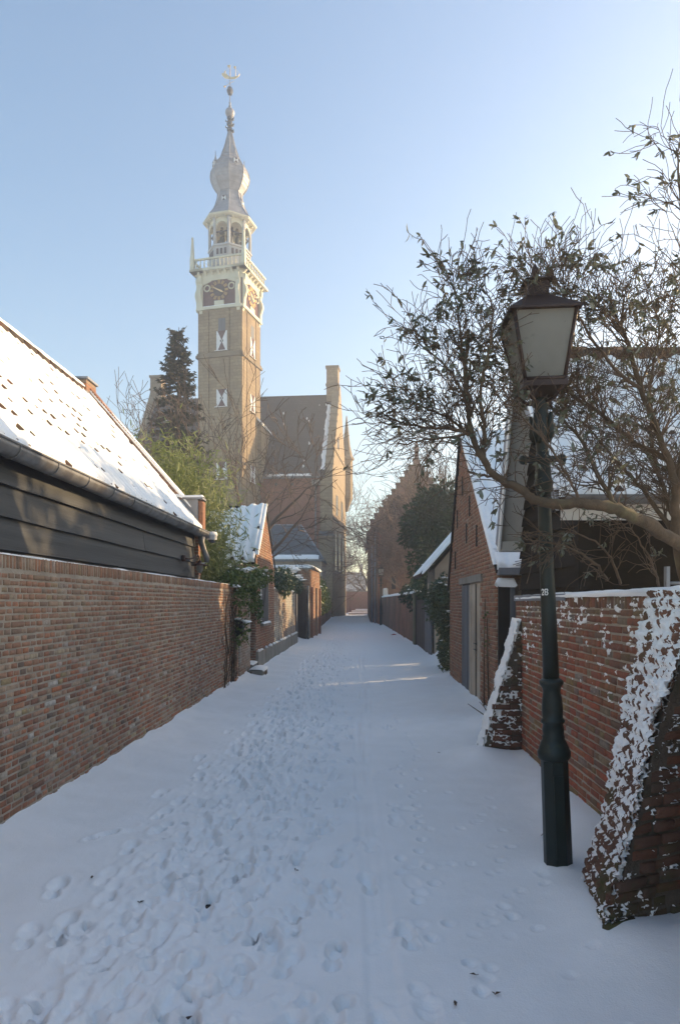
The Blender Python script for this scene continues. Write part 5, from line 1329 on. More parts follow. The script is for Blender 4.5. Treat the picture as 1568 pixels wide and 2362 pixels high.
    for x, z0, z1, f in ((0.02, 54.7, 56.0, 0.30), (0.62, 54.6, 55.75, 0.22), (-0.5, 55.1, 55.5, 0.12)):
        v.tube([(x, 0, z0), (x, 0, z1)], 0.03, 5); v.prism([(x, -0.015, z1), (x - f, -0.015, z1 + 0.04), (x - f * 0.8, -0.015, z1 - 0.22), (x, -0.015, z1 - 0.2)], (0, 0, 0), (0, 0.03, 0))
    v.tube([(1.05, 0, 54.85), (0.62, 0, 55.5)], 0.012, 3); v.tube([(-0.8, 0, 55.3), (0.02, 0, 55.8)], 0.012, 3)
    v.build("ship_weathervane", GOLDPALE, t)
    vv = MB(); vv.tube([(-0.55, 0, 53.95), (0.5, 0, 54.3)], 0.02, 4); vv.ball((-0.6, 0, 53.93), 0.10, 8); vv.tube([(0.3, 0, 53.8), (-0.4, 0, 54.45)], 0.012, 4)
    vv.build("compass_arm", GOLD, t)
tower()

# ------------------------------------------------------------------ town hall
def town_hall():
    yaw = R(-5.0)
    t = empty("town_hall", (-3.04, 70.0, 0), yaw); tag(t, "tall brick town hall with a steep dark roof and a sunlit gable on the lane", "town hall")
    Lx, D, ze, zr = 21.5, 13.0, 14.6, 25.0
    MB().box(-Lx, -0.02, 0, D, -0.3, ze).build("wall_body", HALLBRICK, t)
    # gable ends
    STONEG = texbrick("gable_stone", (0.31, 0.235, 0.15), (0.38, 0.29, 0.185), (0.24, 0.185, 0.125), bw=0.8, bh=0.3, stain=(0.21, 0.155, 0.105), msize=0.012)
    for x0, x1 in ((-0.45, 0.35), (-Lx, -Lx + 0.6)):
        g = MB().prism([(x0, -0.25, ze - 0.2), (x0, D + 0.25, ze - 0.2), (x0, D + 0.25, ze + 0.4), (x0, D / 2 + 0.3, zr + 0.9), (x0, D / 2 - 0.3, zr + 0.9), (x0, -0.25, ze + 0.4)], (0, 0, 0), (x1 - x0, 0, 0)).build("gable", STONEG, t)
        for i in range(12):
            f = i / 12; z = ze + 0.4 + f * (zr + 0.5 - ze - 0.4); y = -0.25 + f * (D / 2 - 0.05)
            MB().box(x0 - 0.05, x1 + 0.05, y - 0.12, y + 0.25, z, z + 0.16).build("gable_stone", STONE_D, g)
    MB().box(-0.05, 0.30, 0.0, D, -0.3, ze - 0.19).build("lane_wall", STONEG, t)
    for z in (10.3, 17.6): MB().box(0.28, 0.46, -0.28, D + 0.2 if z < 15 else D - 2.0, z, z + 0.2).build("string_course", STONE_D, t)
    rf = MB().add([(-Lx, -0.35, ze - 0.05), (-0.4, -0.35, ze - 0.05), (-0.4, D / 2, zr), (-Lx, D / 2, zr), (-0.4, D + 0.35, ze - 0.05), (-Lx, D + 0.35, ze - 0.05)], [(0, 1, 2, 3), (3, 2, 4, 5)]).build("roof", ROOFDARK, t)
    d = Vector((0, D / 2 + 0.35, zr - ze)).normalized()
    # snow lying in the valley beside the gable and along the gutter
    rr = random.Random(2)
    V = []
    for i in range(60):
        f = 0.06 + 0.80 * i / 59; p = Vector((-0.52, -0.35, ze)) + d * (f * (Vector((0, D / 2 + .35, zr - ze))).length); wd = 0.45 * (0.65 + 0.7 * float(fbm(i * 0.23, 2, 6, 3)))
        V += [p + Vector((0, -0.02, 0.06)), p + Vector((-wd * 0.6, -0.08, 0.13)), p + Vector((-wd, -0.0, 0.02))]
    link("valley_snow", np_mesh("valley_snow", [tuple(v) for v in V], grid_faces(60, 3), SNOW, True), rf)
    snow_cap(rf, [(-17, -0.2, ze + 0.06), (-12, -0.2, ze + 0.06)], 0.35, 0.2, 41, step=0.3, name="eave_snow")
    snow_cap(rf, [(-6.4, -0.2, ze + 0.06), (-1.9, -0.2, ze + 0.06)], 0.35, 0.22, 42, step=0.2, name="eave_snow")
    snow_cap(rf, [(-9.3, -0.2, ze + 0.06), (-7.2, -0.2, ze + 0.06)], 0.4, 0.25, 43, step=0.2, name="eave_snow")
    sp = []
    for k in range(46):
        x = rr.uniform(-Lx + 1, -1.0); f = rr.random() ** 1.3; q = Vector((x, -0.35, ze)) + d * (f * 11.5); sz = rr.uniform(0.05, 0.16); sp.append(((q.x, q.y - 0.02, q.z + 0.02), sz * 0.6, sz * 0.5, sz * 1.3))
    blobs(rf, sp, 'roof_snow_flecks')
    MB().box(-Lx, -0.5, -0.55, -0.25, ze - 0.22, ze - 0.02).build("gutter", ZINC, t)
    # chimneys
    for x, zt in ((-0.35, 28.1), (-Lx + 0.9, 27.6)):
        c = MB().box(x - 0.75, x + 0.55, D / 2 - 0.8, D / 2 + 0.6, zr - 1.0, zt - 0.35).build("chimney", STONEG if x > -5 else STONE, t)
        MB().box(x - 0.85, x + 0.65, D / 2 - 0.9, D / 2 + 0.7, zt - 0.36, zt - 0.1).build("chimney_cap", STONE_D, c)
        MB().box(x - 0.84, x + 0.64, D / 2 - 0.89, D / 2 + 0.69, zr + 0.8, zr + 1.0).build("chimney_band", STONE_D, c)
    # corner buttress, downpipe, hopper
    b = MB().box(-1.0, 0.42, -0.75, 0.02, -0.3, 8.4).build("corner_buttress", STONE, t)
    MB().box(-0.9, 0.38, -0.5, 0.03, 8.4, ze - 0.25).build("corner_pier", STONE, t)
    MB().add([(-1.05, -0.8, 8.4), (0.46, -0.8, 8.4), (0.40, -0.45, 9.0), (-0.95, -0.45, 9.0), (-1.05, 0.0, 8.4), (0.46, 0, 8.4), (0.4, 0, 9.0), (-.95, 0, 9.0)], [(0, 1, 2, 3), (1, 5, 6, 2), (4, 0, 3, 7)]).build("weathering", SLATE, b)
    MB().box(-1.75, -0.95, -0.8, -0.1, ze - 0.95, ze - 0.45).build("hopper", CONC, t)
    MB().tube([(-1.4, -0.35, ze - 0.9), (-1.4, -0.35, 4.6)], 0.085, 8).build("downpipe", ZINC, t)
    for i in range(9):
        x = -4.0 - i * 1.7
        MB().box(x, x + 0.25, -0.06, 0.0, 13.7, 13.95).build("putlog_hole", DIAL, t)
    for x in (-8.9, -9.6): MB().box(x, x + 0.1, -0.05, 0.0, 11.2, 13.6).build("wall_anchor", DARKWOOD, t)
    # lane-side windows
    for y, z0, z1 in ((3.2, 11.0, 13.2), (8.0, 11.0, 13.2), (2.2, 5.0, 9.2), (5.6, 5.0, 9.2), (9.2, 5.0, 9.2), (4.0, 18.4, 19.6)):
        w_ = MB().box(0.30, 0.335 if z0 < 15 else 0.38, y, y + 1.0, z0, z1).build("window", GLASS, t)
        MB().box(0.30, 0.36 if z0 < 15 else 0.41, y - 0.12, y, z0, z1).build("frame", STONE_D, w_); MB().box(0.30, 0.36 if z0 < 15 else 0.41, y + 1.0, y + 1.12, z0, z1).build("frame", STONE_D, w_)
    # corner turret at the far end of the gable
    MB().lathe([(0.15, 12.6), (0.35, 13.2), (0.75, 14.2), (0.75, 18.8), (0.95, 18.9), (0.95, 19.05), (0.75, 19.3), (0.45, 20.6), (0.25, 22.5), (0.05, 24.3)], 8, (0.42, D - 0.3, 0), False).build("corner_turret", STONEG, t)
    # dormer
    dz, dy_ = ze + 1.2, 0.55
    dm = MB().box(-8.0, -7.0, dy_, dy_ + 1.8, dz, dz + 1.5).build("dormer", STONE_D, t)
    MB().box(-7.85, -7.15, dy_ - 0.03, dy_, dz + 0.2, dz + 1.2).build("dormer_window", GLASS, dm)
    MB().prism([(-8.15, dy_ - 0.1, dz + 1.5), (-6.85, dy_ - 0.1, dz + 1.5), (-7.5, dy_ - 0.1, dz + 2.5)], (0, 0, 0), (0, 2.2, 0)).build("dormer_roof", ROOFDARK, dm)
    snow_cap(dm, [(-6.95, dy_, dz + 1.62), (-7.45, dy_, dz + 2.4)], 0.25, 0.15, 44, nrm=(0, 1, 0), name="dormer_snow")
    # stair annex between tower and roof
    an = MB().box(-9.2, -6.9, -1.0, 4.0, 14.0, 19.8).build("stair_annex", STONE, t)
    MB().prism([(-9.4, -1.2, 22.6), (-6.7, -1.2, 19.7), (-6.7, -1.2, 19.95), (-9.4, -1.2, 22.85)], (0, 0, 0), (0, 5.4, 0)).build("annex_roof", SNOW, an)
    MB().prism([(-9.2, -1.0, 19.7), (-6.9, -1.0, 19.7), (-9.2, -1.0, 22.4)], (0, 0, 0), (0, 5, 0)).build("annex_gable", STONE, an)
    MB().box(-8.2, -7.7, -1.06, -1.0, 17.2, 18.3).build("annex_window", GLASS, an)
town_hall()

# ------------------------------------------------------------------ stepped gable house on the right
def stepped_house():
    t = thing("stepped_gable_house", (3.5, 62, 0), "old brick house with a stepped gable overgrown by brown creeper", "house")
    x0, y0, y1 = 0.92, 56.0, 84.0
    # gable body as steps
    st = MB(); st.box(x0, 8.6, y0, y0 + 0.6, -0.3, 7.9)
    gb = st.build("gable_wall", FARBRICK, t)
    n = 11; dx, dz = 0.355, 0.50
    for i in range(n):
        MB().box(x0 + i * dx, 8.6 - i * dx, y0 - 0.0, y0 + 0.6, 7.9 + i * dz + 0.002, 7.9 + (i + 1) * dz).build("gable_step", FARBRICK, gb)
        MB().box(x0 + i * dx - 0.06, x0 + i * dx + 0.42, y0 - 0.06, y0 + 0.66, 7.9 + (i + 1) * dz, 7.9 + (i + 1) * dz + 0.08).build("step_coping", STONE_D, gb)
    MB().lathe([(0.25, 13.4), (0.22, 14.2), (0.30, 14.3), (0.05, 15.0)], 4, (4.75, y0 + 0.3, 0), False, R(45)).build("pinnacle", FARBRICK, gb)
    MB().prism([(x0, y0 + 0.6, -0.3), (1.05, y1, -0.3), (8.6, y1, -0.3), (8.6, y0 + 0.6, -0.3)], (0, 0, 0), (0, 0, 7.9)).build("wall_body", FARBRICK, t)
    MB().add([(x0 - 0.3, y0 + 0.6, 7.4), (x0 - 0.2, y1, 7.4), (4.75, y1, 12.8), (4.75, y0 + 0.6, 12.8), (8.9, y0 + 0.6, 7.4), (8.9, y1, 7.4)], [(0, 3, 2, 1), (3, 4, 5, 2)]).build("roof", TILE, t)
    # lower front range at the lane corner
    a = MB().prism([(1.50, 50.3, -0.3), (1.05, y0, -0.3), (4.5, y0, -0.3), (4.5, 50.3, -0.3)], (0, 0, 0), (0, 0, 7.1)).build("front_range", FARBRICK, t)
    MB().add([(1.15, 49.9, 7.2), (0.75, y0, 7.2), (2.6, y0, 9.6), (2.9, 49.9, 9.6), (1.15, 49.9, 6.75), (0.75, y0, 6.75), (4.8, 49.9, 6.75), (4.8, y0, 6.75)], [(0, 3, 2, 1), (0, 1, 5, 4), (0, 4, 6, 3), (3, 6, 7, 2)]).build("front_roof", TILE, t)
    MB().box(1.40, 1.62, 50.1, 50.4, -0.2, 7.0).build("corner_pilaster", HALLBRICK, t)
    for y in (52.0, 54.5): MB().tube([(1.36 - (y - 50.3) * 0.08, y, 0), (1.36 - (y - 50.3) * 0.08, y, 6.8)], 0.06, 6).build("downpipe", LEAD, t)
    w_ = MB().box(2.4, 2.7, 50.24, 50.34, 2.6, 3.9).build("window", GLASS, t)
stepped_house()

# ------------------------------------------------------------------ end of the lane
def lane_end():
    t = thing("end_wall", (0, 98, 0), "brick wall closing the far end of the lane", "wall")
    MB().box(-14, 14, 98, 98.5, -0.3, 3.1).build("wall_body", ENDBRICK, t)
    MB().box(-14, 14, 97.9, 98.6, 3.1, 3.25).build("coping", CONC, t)
    for x in (-6.4, -2.2, 1.6, 6): MB().box(x, x + 0.6, 97.85, 98.0, -0.3, 3.1).build("pilaster", ENDBRICK, t)
    for x in (-1.2, -0.3): MB().box(x, x + 0.35, 97.9, 98.0, 1.9, 2.3).build("anchor_stone", STONE_D, t)
    for i, (z, y) in enumerate(((0.0, 88.5), (0.2, 91.0), (0.4, 93.5))):
        s = thing("snowy_step", (0.5, y, 0), ("lowest", "middle", "topmost")[i] + " of the broad snowy steps before the end wall", "step", "broad snowy steps")
        MB().box(-1.4 + 0.5 * i, 3.5, y, y + 2.5, -0.2, z + 0.14).build("riser", CONC, s)
        MB().box(-1.5 + 0.5 * i, 3.6, y - 0.06, y + 2.5, z + 0.142, z + 0.25).build("snow_cover", SNOW, s)
    h = thing("distant_house", (-1, 170, 0), "hazy grey house far beyond the end wall", "house")
    MB().box(-4, 1.8, 168, 176, -0.2, 6.0).build("wall_body", HAZEHOUSE, h)
    MB().prism([(-4.2, 167.8, 6.0), (2.0, 167.8, 6.0), (1.0, 167.8, 8.8), (-4.2, 167.8, 9.2)], (0, 0, 0), (0, 8, 0)).build("roof", SLATE, h)
    MB().box(0.2, 0.9, 170, 171, 8.0, 11.2).build("chimney", HAZEHOUSE, h)
    for x in (-2.8, -0.6): MB().box(x, x + 0.8, 167.9, 168.0, 3.4, 4.8).build("window", GLASS, h)
lane_end()
# ------------------------------------------------------------------ vegetation
def tips_leaves(tips, rr, n, ln, wd, droop=0.5, spread=0.8, back=1.0):
    P = []; D = []; S = []; L = []; W = []
    for p, d, q in tips:
        for k in range(rr.randint(max(0, n - 2), n + 1)):
            f = rr.random() * back; b = p.lerp(q, f)
            v = d * 0.6 + rv(rr, spread); v.z -= droop * rr.random()
            P.append(b); D.append(v); S.append(rv(rr)); l = ln * rr.uniform(0.5, 1.25); L.append(l); W.append(wd * l / ln * rr.uniform(0.7, 1.2))
    return P, D, S, L, W

def overhanging_shrub():
    t = thing("overhanging_shrub", (2.15, 4.5, 0), "twiggy grey leaved shrub arching over the wall and round the street lamp", "shrub")
    rr = random.Random(17); trunk = MB(); tw = MB(); tips = []
    limbs = {
     'A': ([(1640, 1420, 4.5), (1585, 1275, 4.3), (1520, 1225, 4.12), (1450, 1185, 3.95), (1385, 1165, 3.88), (1310, 1162, 3.86), (1240, 1156, 3.86), (1205, 1130, 3.88), (1145, 1098, 3.9), (1112, 1055, 3.93), (1088, 1003, 3.97), (1078, 930, 4.02), (1072, 850, 4.06), (1080, 760, 4.1)], 0.048, 0.010),
     'B': ([(1085, 1000, 3.97), (1040, 988, 4.0), (985, 985, 4.03), (930, 975, 4.06), (895, 962, 4.1)], 0.013, 0.003),
     'C': ([(1115, 1058, 3.93), (1118, 990, 3.95), (1108, 910, 3.9), (1125, 820, 3.92), (1135, 720, 3.96), (1124, 670, 4.0)], 0.016, 0.003),
     'D': ([(1078, 930, 4.02), (1040, 860, 4.08), (985, 800, 4.12), (960, 762, 4.14)], 0.011, 0.003),
     'E': ([(1072, 850, 4.06), (1060, 760, 4.1), (1052, 690, 4.12), (1046, 660, 4.14)], 0.010, 0.003),
     'F': ([(1090, 1010, 3.97), (1030, 960, 4.05), (960, 930, 4.1), (925, 892, 4.12)], 0.010, 0.003),
     'G': ([(1085, 1000, 3.97), (1010, 1010, 4.0), (940, 1020, 4.02), (910, 1028, 4.05)], 0.009, 0.003),
     'H': ([(1600, 1420, 4.6), (1562, 1250, 4.45), (1555, 1120, 4.35), (1525, 1010, 4.3), (1475, 890, 4.25), (1440, 770, 4.25), (1425, 740, 4.3), (1405, 700, 4.3)], 0.040, 0.004),
     'I': ([(1556, 1140, 4.36), (1590, 950, 4.3), (1600, 760, 4.25), (1590, 680, 4.2), (1580, 560, 4.2), (1568, 440, 4.2), (1560, 340, 4.2)], 0.026, 0.004),
     'J': ([(1540, 1060, 4.33), (1450, 1010, 4.45), (1380, 950, 4.5), (1310, 900, 4.5), (1270, 830, 4.5), (1250, 740, 4.5), (1238, 700, 4.5), (1232, 660, 4.5)], 0.020, 0.003),
     'K': ([(1480, 900, 4.25), (1400, 830, 4.2), (1340, 740, 4.15), (1308, 690, 4.15), (1298, 650, 4.18)], 0.014, 0.003),
     'L': ([(1565, 1240, 4.45), (1480, 1130, 4.5), (1420, 1060, 4.5), (1350, 980, 4.45), (1290, 950, 4.4)], 0.018, 0.003),
     'M': ([(1560, 1200, 4.45), (1510, 1060, 4.6), (1500, 900, 4.7), (1520, 760, 4.75), (1508, 710, 4.8)], 0.020, 0.003),
     'N': ([(1430, 1178, 3.93), (1380, 1100, 3.98), (1345, 1020, 4.2), (1290, 960, 4.4), (1240, 900, 4.45), (1190, 850, 4.45), (1150, 800, 4.4)], 0.016, 0.003),
     'O': ([(1150, 1100, 3.9), (1105, 1095, 3.93), (1078, 1085, 3.95)], 0.010, 0.006),
     'Q': ([(1340, 1165, 3.87), (1300, 1080, 3.85), (1250, 1010, 3.85), (1200, 960, 3.9), (1160, 900, 3.95)], 0.010, 0.003),
     'R': ([(1400, 1340, 4.3), (1370, 1300, 4.2), (1320, 1265, 4.1), (1250, 1250, 4.0), (1210, 1245, 3.95)], 0.012, 0.003),
     'S': ([(1430, 1345, 4.3), (1410, 1290, 4.2), (1360, 1240, 4.1), (1290, 1225, 4.0)], 0.010, 0.003),
     'T': ([(1520, 1350, 4.4), (1500, 1290, 4.3), (1470, 1240, 4.3), (1440, 1210, 4.25)], 0.010, 0.003),
    }
    Pm = dict(seg=0.05, wob=0.16, up=(0.05, 0.02, -0.01), kids=(3, 2, 2), ratio=0.62, ang=0.75, rr=0.62, rmin=0.0021)
    for key, (pl, r0, r1) in limbs.items():
        pts = [at(*p) for p in pl]
        # subdivide (Catmull-Rom)
        fine = []; 
        for i in range(len(pts) - 1):
            p0 = pts[max(i - 1, 0)]; p1 = pts[i]; p2 = pts[i + 1]; p3 = pts[min(i + 2, len(pts) - 1)]
            for k in range(5):
                s = k / 5
                fine.append(0.5 * ((2 * p1) + (p2 - p0) * s + (2 * p0 - 5 * p1 + 4 * p2 - p3) * s * s + (3 * p1 - p0 - 3 * p2 + p3) * s ** 3) + rv(rr, 0.004))
        fine.append(pts[-1]); n = len(fine)
        rad = [r0 + (r1 - r0) * (i / (n - 1)) ** 0.8 for i in range(n)]
        rad = [q * rr.uniform(0.92, 1.08) for q in rad]
        (trunk if r0 > 0.015 else tw).tube(fine, rad, 8 if r0 > 0.015 else 5)
        skip = {'A': 0.45, 'H': 0.25, 'R': 0.1, 'S': 0.1, 'T': 0.1}.get(key, 0.06)
        cnt = (2.6 if key in 'HLMIJN' else 1.8) * {'A': 20, 'H': 44, 'I': 26, 'J': 40, 'K': 34, 'L': 24, 'M': 44, 'N': 34, 'B': 26, 'C': 26, 'D': 20, 'E': 18, 'F': 20, 'G': 12, 'O': 3, 'Q': 18, 'R': 9, 'S': 7, 'T': 6}[key]
        for k in range(int(cnt)):
            s = skip + (1 - skip) * rr.random(); i = min(n - 2, int(s * (n - 1)))
            d = (fine[i + 1] - fine[i]).normalized(); sd = rv(rr); sd.y *= 0.75; sd = (sd - d * sd.dot(d)).normalized()
            nd = d * 0.75 + sd * 0.75 + Vector((0, 0, 0.15))
            ln = rr.uniform(0.08, 0.25) * (1.3 if key in 'HIJKLMN' else 1)
            grow(tw, rr, fine[i], nd, ln, max(0.0022, min(0.006, rad[i] * 0.5)), 2, Pm, tips)
        tips.append((fine[-1], (fine[-1] - fine[-2]).normalized(), fine[-3]))
    trunk.build("trunk", BARK, t); tw.build("twigs", TWIG, t, "stuff")
    P, D, S, L, W = tips_leaves([q for q in tips if rr.random() < (0.18 if q[0].z > 2.85 else 0.09)], rr, 6, 0.050, 0.0185, 1.2, 0.55, 1.0)
    link("leaves", leaf_mesh("leaves", P, D, S, L, W, L_SHRUB, 0.3, True), t, "stuff")
overhanging_shrub()

def bare_tree(name, label, base, height, seed, lean=(0, 0, 1), r0=0.16, depth=5, kids=(4, 3, 3, 3), mat=TWIG_FAR, rmin=0.012, trunk=0.28, ang=0.62, wob=0.12, up=(0.02, 0.03, 0.02), cat="tree", ratio=0.72, group=None, seg=0.5):
    t = thing(name, base, label, cat, group); rr = random.Random(seed); m = MB(); tips = []
    tk = MB(); p = Vector(base); d = Vector(lean).normalized(); pts = [p]; L = height * trunk
    for i in range(4):
        d = (d + rv(rr, 0.05)).normalized(); pts.append(pts[-1] + d * L / 4)
    tk.tube(pts, [r0, r0 * .9, r0 * .8, r0 * .72, r0 * .65], 8); tk.build("trunk", mat, t)
    P = dict(seg=seg, wob=wob, up=up, kids=kids[1:], ratio=ratio, ang=ang, rr=0.62, rmin=rmin)
    for k in range(kids[0]):
        a = 2 * math.pi * (k + rr.random() * 0.6) / kids[0]; tilt = rr.uniform(0.25, 0.95)
        q = pts[rr.randint(2, 4)]
        nd = d * math.cos(tilt) + Vector((math.cos(a), math.sin(a), 0)) * math.sin(tilt)
        grow(m, rr, q, nd, height * 0.28 * rr.uniform(0.8, 1.2), r0 * 0.55, depth - 1, P, tips, 0)
    m.build("crown", mat, t, "stuff"); return t, tips

# bare trees standing in the gardens
b = at(560, 1388, 27)
bare_tree("bare_tree", "bare leafless tree spreading dark branches before the foot of the tower", (b.x, 27, 0), 10.5, 5, lean=(0.10, 0, 1), r0=0.19, depth=6, kids=(6, 3, 3, 2), rmin=0.011, ang=0.6, mat=TWIG_FAR, trunk=0.36, seg=0.35)
b = at(600, 1388, 24)
bare_tree("bare_tree", "bare tree with long low boughs reaching over the small outhouse roof", (b.x - 0.4, 24, 0), 9.0, 23, lean=(0.0, 0, 1), r0=0.17, depth=6, kids=(6, 3, 3, 2), rmin=0.010, ang=0.6, trunk=0.42, seg=0.35, up=(-0.01, 0.0, 0.02))
b = at(315, 1388, 30)
bare_tree("bare_tree", "pale twiggy bare tree left of the spruce behind the boarded barn", (b.x, 30, 0), 9.6, 9, r0=0.17, depth=6, kids=(6, 3, 3, 2), rmin=0.011, trunk=0.50, seg=0.4)
b = at(850, 1388, 108)
bare_tree("bare_tree", "large bare tree at the far end of the lane beyond the end wall", (1.9, 108, 0), 22, 14, r0=0.40, depth=6, kids=(7, 4, 3, 3), rmin=0.026, trunk=0.22, ang=0.62, seg=0.9, up=(0.03, 0.02, -0.01), lean=(-0.08, 0, 1))
bare_tree("bare_tree", "slim bare tree beside the town hall gable beyond the end wall", (-3.5, 124, 0), 15, 19, r0=0.28, depth=5, kids=(6, 3, 3, 3), rmin=0.028, trunk=0.25, seg=0.9)
for i, (dx, h, s) in enumerate(((1010, 12.0, 31), (1075, 11.0, 37))):
    b = at(dx, 1388, 33 + i * 5)
    bare_tree("bare_tree", ("bare tree with tangled pale twigs behind the dark evergreen", "bare tree rising behind the gabled brick house roof")[i], (b.x, 33 + i * 5, 0), h, s, r0=0.16, depth=5, kids=(6, 3, 3, 3), rmin=0.011, mat=TWIG_FAR, trunk=0.42, ang=0.55, seg=0.4, up=(0.06, 0.05, 0.03))

for i, (x, y, h, s) in enumerate(((3.0, 43, 9.0, 51), (4.6, 45, 10.5, 57), (6.2, 42, 9.0, 61))):
    bare_tree("bare_tree", ("brown twiggy tree veiling the left flank of the stepped gable", "tall brown bare tree before the peak of the stepped gable", "brown bare tree between the stepped gable and the evergreen")[i], (x, y, 0), h, s, r0=0.13, depth=6, kids=(6, 3, 3, 3), rmin=0.013, mat=CREEPER, trunk=0.22, ang=0.5, seg=0.4, up=(0.05, 0.04, 0.02))
def creeper():
    t = thing("brown_creeper", (3, 50, 0), "leafless brown creeper and scrub covering the front of the stepped gable", "creeper")
    rr = random.Random(77); m = MB(); tips = []
    P = dict(seg=0.5, wob=0.22, up=(0.06, 0.02, 0.0), kids=(3, 3, 2), ratio=0.66, ang=0.8, rr=0.6, rmin=0.016)
    for k in range(95):
        x = rr.uniform(2.6, 8.2); y = rr.uniform(47.0, 50.0); z = rr.uniform(1.2, 8.4 - abs(x - 4.8) * 0.9)
        grow(m, rr, (x, y, z), (rr.gauss(0.1, 0.3), rr.gauss(0, 0.2) - 0.1, 1), rr.uniform(1.0, 1.9), 0.045, 3, P, tips)
    m.build("stems", CREEPER, t, "stuff")
    Pp, D, S, L, W = tips_leaves(tips, rr, 5, 0.30, 0.13, 0.8, 0.8, 1.0)
    link("withered_leaves", leaf_mesh("withered_leaves", Pp, D, S, L, W, leafmat("withered", (0.12, 0.07, 0.05), (0.26, 0.165, 0.125), None, 0.8, 0.2)), t, "stuff")
creeper()

def evergreen():
    t = thing("evergreen_tree", (3.3, 30, 0), "dark green evergreen tree standing over the lean-to shed", "tree")
    rr = random.Random(3); c0 = at(1000, 1225, 30)
    MB().tube([(c0.x, 30, 0), (c0.x + 0.1, 30, 3), (c0.x, 30, 5.8)], [0.22, 0.18, 0.08], 8).build("trunk", BARK, t)
    P = []; D = []; S = []; L = []; W = []
    for k in range(60):
        u = rv(rr).normalized(); f = rr.random() ** 0.4
        c = c0 + Vector((u.x * 1.15 * f, u.y * 1.3 * f, u.z * 2.1 * f)); rad = rr.uniform(0.4, 0.7)
        for q in range(190):
            v = rv(rr).normalized(); p = c + v * rad * rr.random() ** 0.4
            P.append(p); D.append(v + Vector((0, 0, -0.2))); S.append(rv(rr)); L.append(rr.uniform(0.14, 0.28)); W.append(rr.uniform(0.07, 0.13))
    link("crown", leaf_mesh("crown", P, D, S, L, W, L_YEW), t, "stuff")
evergreen()

def shade_evergreen():  # tree added off frame to keep sun off the left wall and boards
    t = thing("shade_yew", (9.4, 14.6, 0), "broad dark yew added out of view behind the tarred barn to block the sun", "tree"); rr = random.Random(31)
    MB().tube([(9.4, 14.6, 0), (9.5, 14.6, 2.5), (9.4, 14.6, 6.0)], [0.25, 0.2, 0.08], 8).build("trunk", BARK, t)
    P = []; D = []; S = []; L = []; W = []
    for k in range(100):
        u = rv(rr).normalized(); f = rr.random() ** 0.4; c = Vector((9.4 + u.x * 2.0 * f, 14.6 + u.y * 4.0 * f, 4.0 + u.z * 2.4 * f))
        for q in range(170):
            v = rv(rr).normalized(); P.append(c + v * 0.6 * rr.random() ** 0.4); D.append(v); S.append(rv(rr)); L.append(rr.uniform(0.2, 0.36)); W.append(rr.uniform(0.12, 0.2))
    link("crown", leaf_mesh("crown", P, D, S, L, W, L_YEW), t, "stuff")
shade_evergreen()

def spruce():
    b = at(410, 1388, 35); t = thing("spruce_tree", (b.x, 35, 0), "narrow dark spruce rising in front of the tower", "tree")
    rr = random.Random(8); H = 15.8
    br = MB().tube([(b.x, 35, 0), (b.x, 35, H * 0.6), (b.x + 0.06, 35, H)], [0.2, 0.11, 0.015], 8)
    br.tube([(b.x, 35, H - 0.7), (b.x + 0.18, 35, H - 0.35), (b.x + 0.50, 34.9, H + 0.05)], [0.03, 0.025, 0.01], 4); br.build("trunk", BARK, t)
    P = []; D = []; S = []; L = []; W = []; tw = MB()
    z = 4.5
    while z < H - 0.25:
        f = (H - z) / (H - 4.5); rad = 0.20 + 2.1 * f ** 0.9
        for k in range(rr.randint(10, 14)):
            a = rr.uniform(0, 6.283); r = rad * rr.uniform(0.45, 1.2); c, s = math.cos(a), math.sin(a)
            p0 = Vector((b.x, 35, z)); p1 = p0 + Vector((c * r, s * r, -0.22 * r + rr.uniform(-0.25, 0.2))); tip = p1 + Vector((c * 0.1, s * 0.1, 0.16))
            tw.tube([p0, p1, tip], [0.03, 0.018, 0.008], 3, False)
            for q in range(int(20 + 50 * r)):
                g = rr.random() ** 0.7; p = p0.lerp(p1, g) if rr.random() < 0.85 else p1.lerp(tip, rr.random())
                sd = Vector((-s, c, 0)) * rr.gauss(0, 0.7) + Vector((c, s, 0)) * 0.7 + Vector((0, 0, rr.gauss(-0.25, 0.35)))
                P.append(p); D.append(sd); S.append(rv(rr)); L.append(rr.uniform(0.12, 0.32) * (1.1 - 0.4 * g)); W.append(rr.uniform(0.05, 0.10))
        z += rr.uniform(0.20, 0.34)
    tw.build("branches", BARK, t); link("crown", leaf_mesh("crown", P, D, S, L, W, L_SPRUCE), t, "stuff")
spruce()

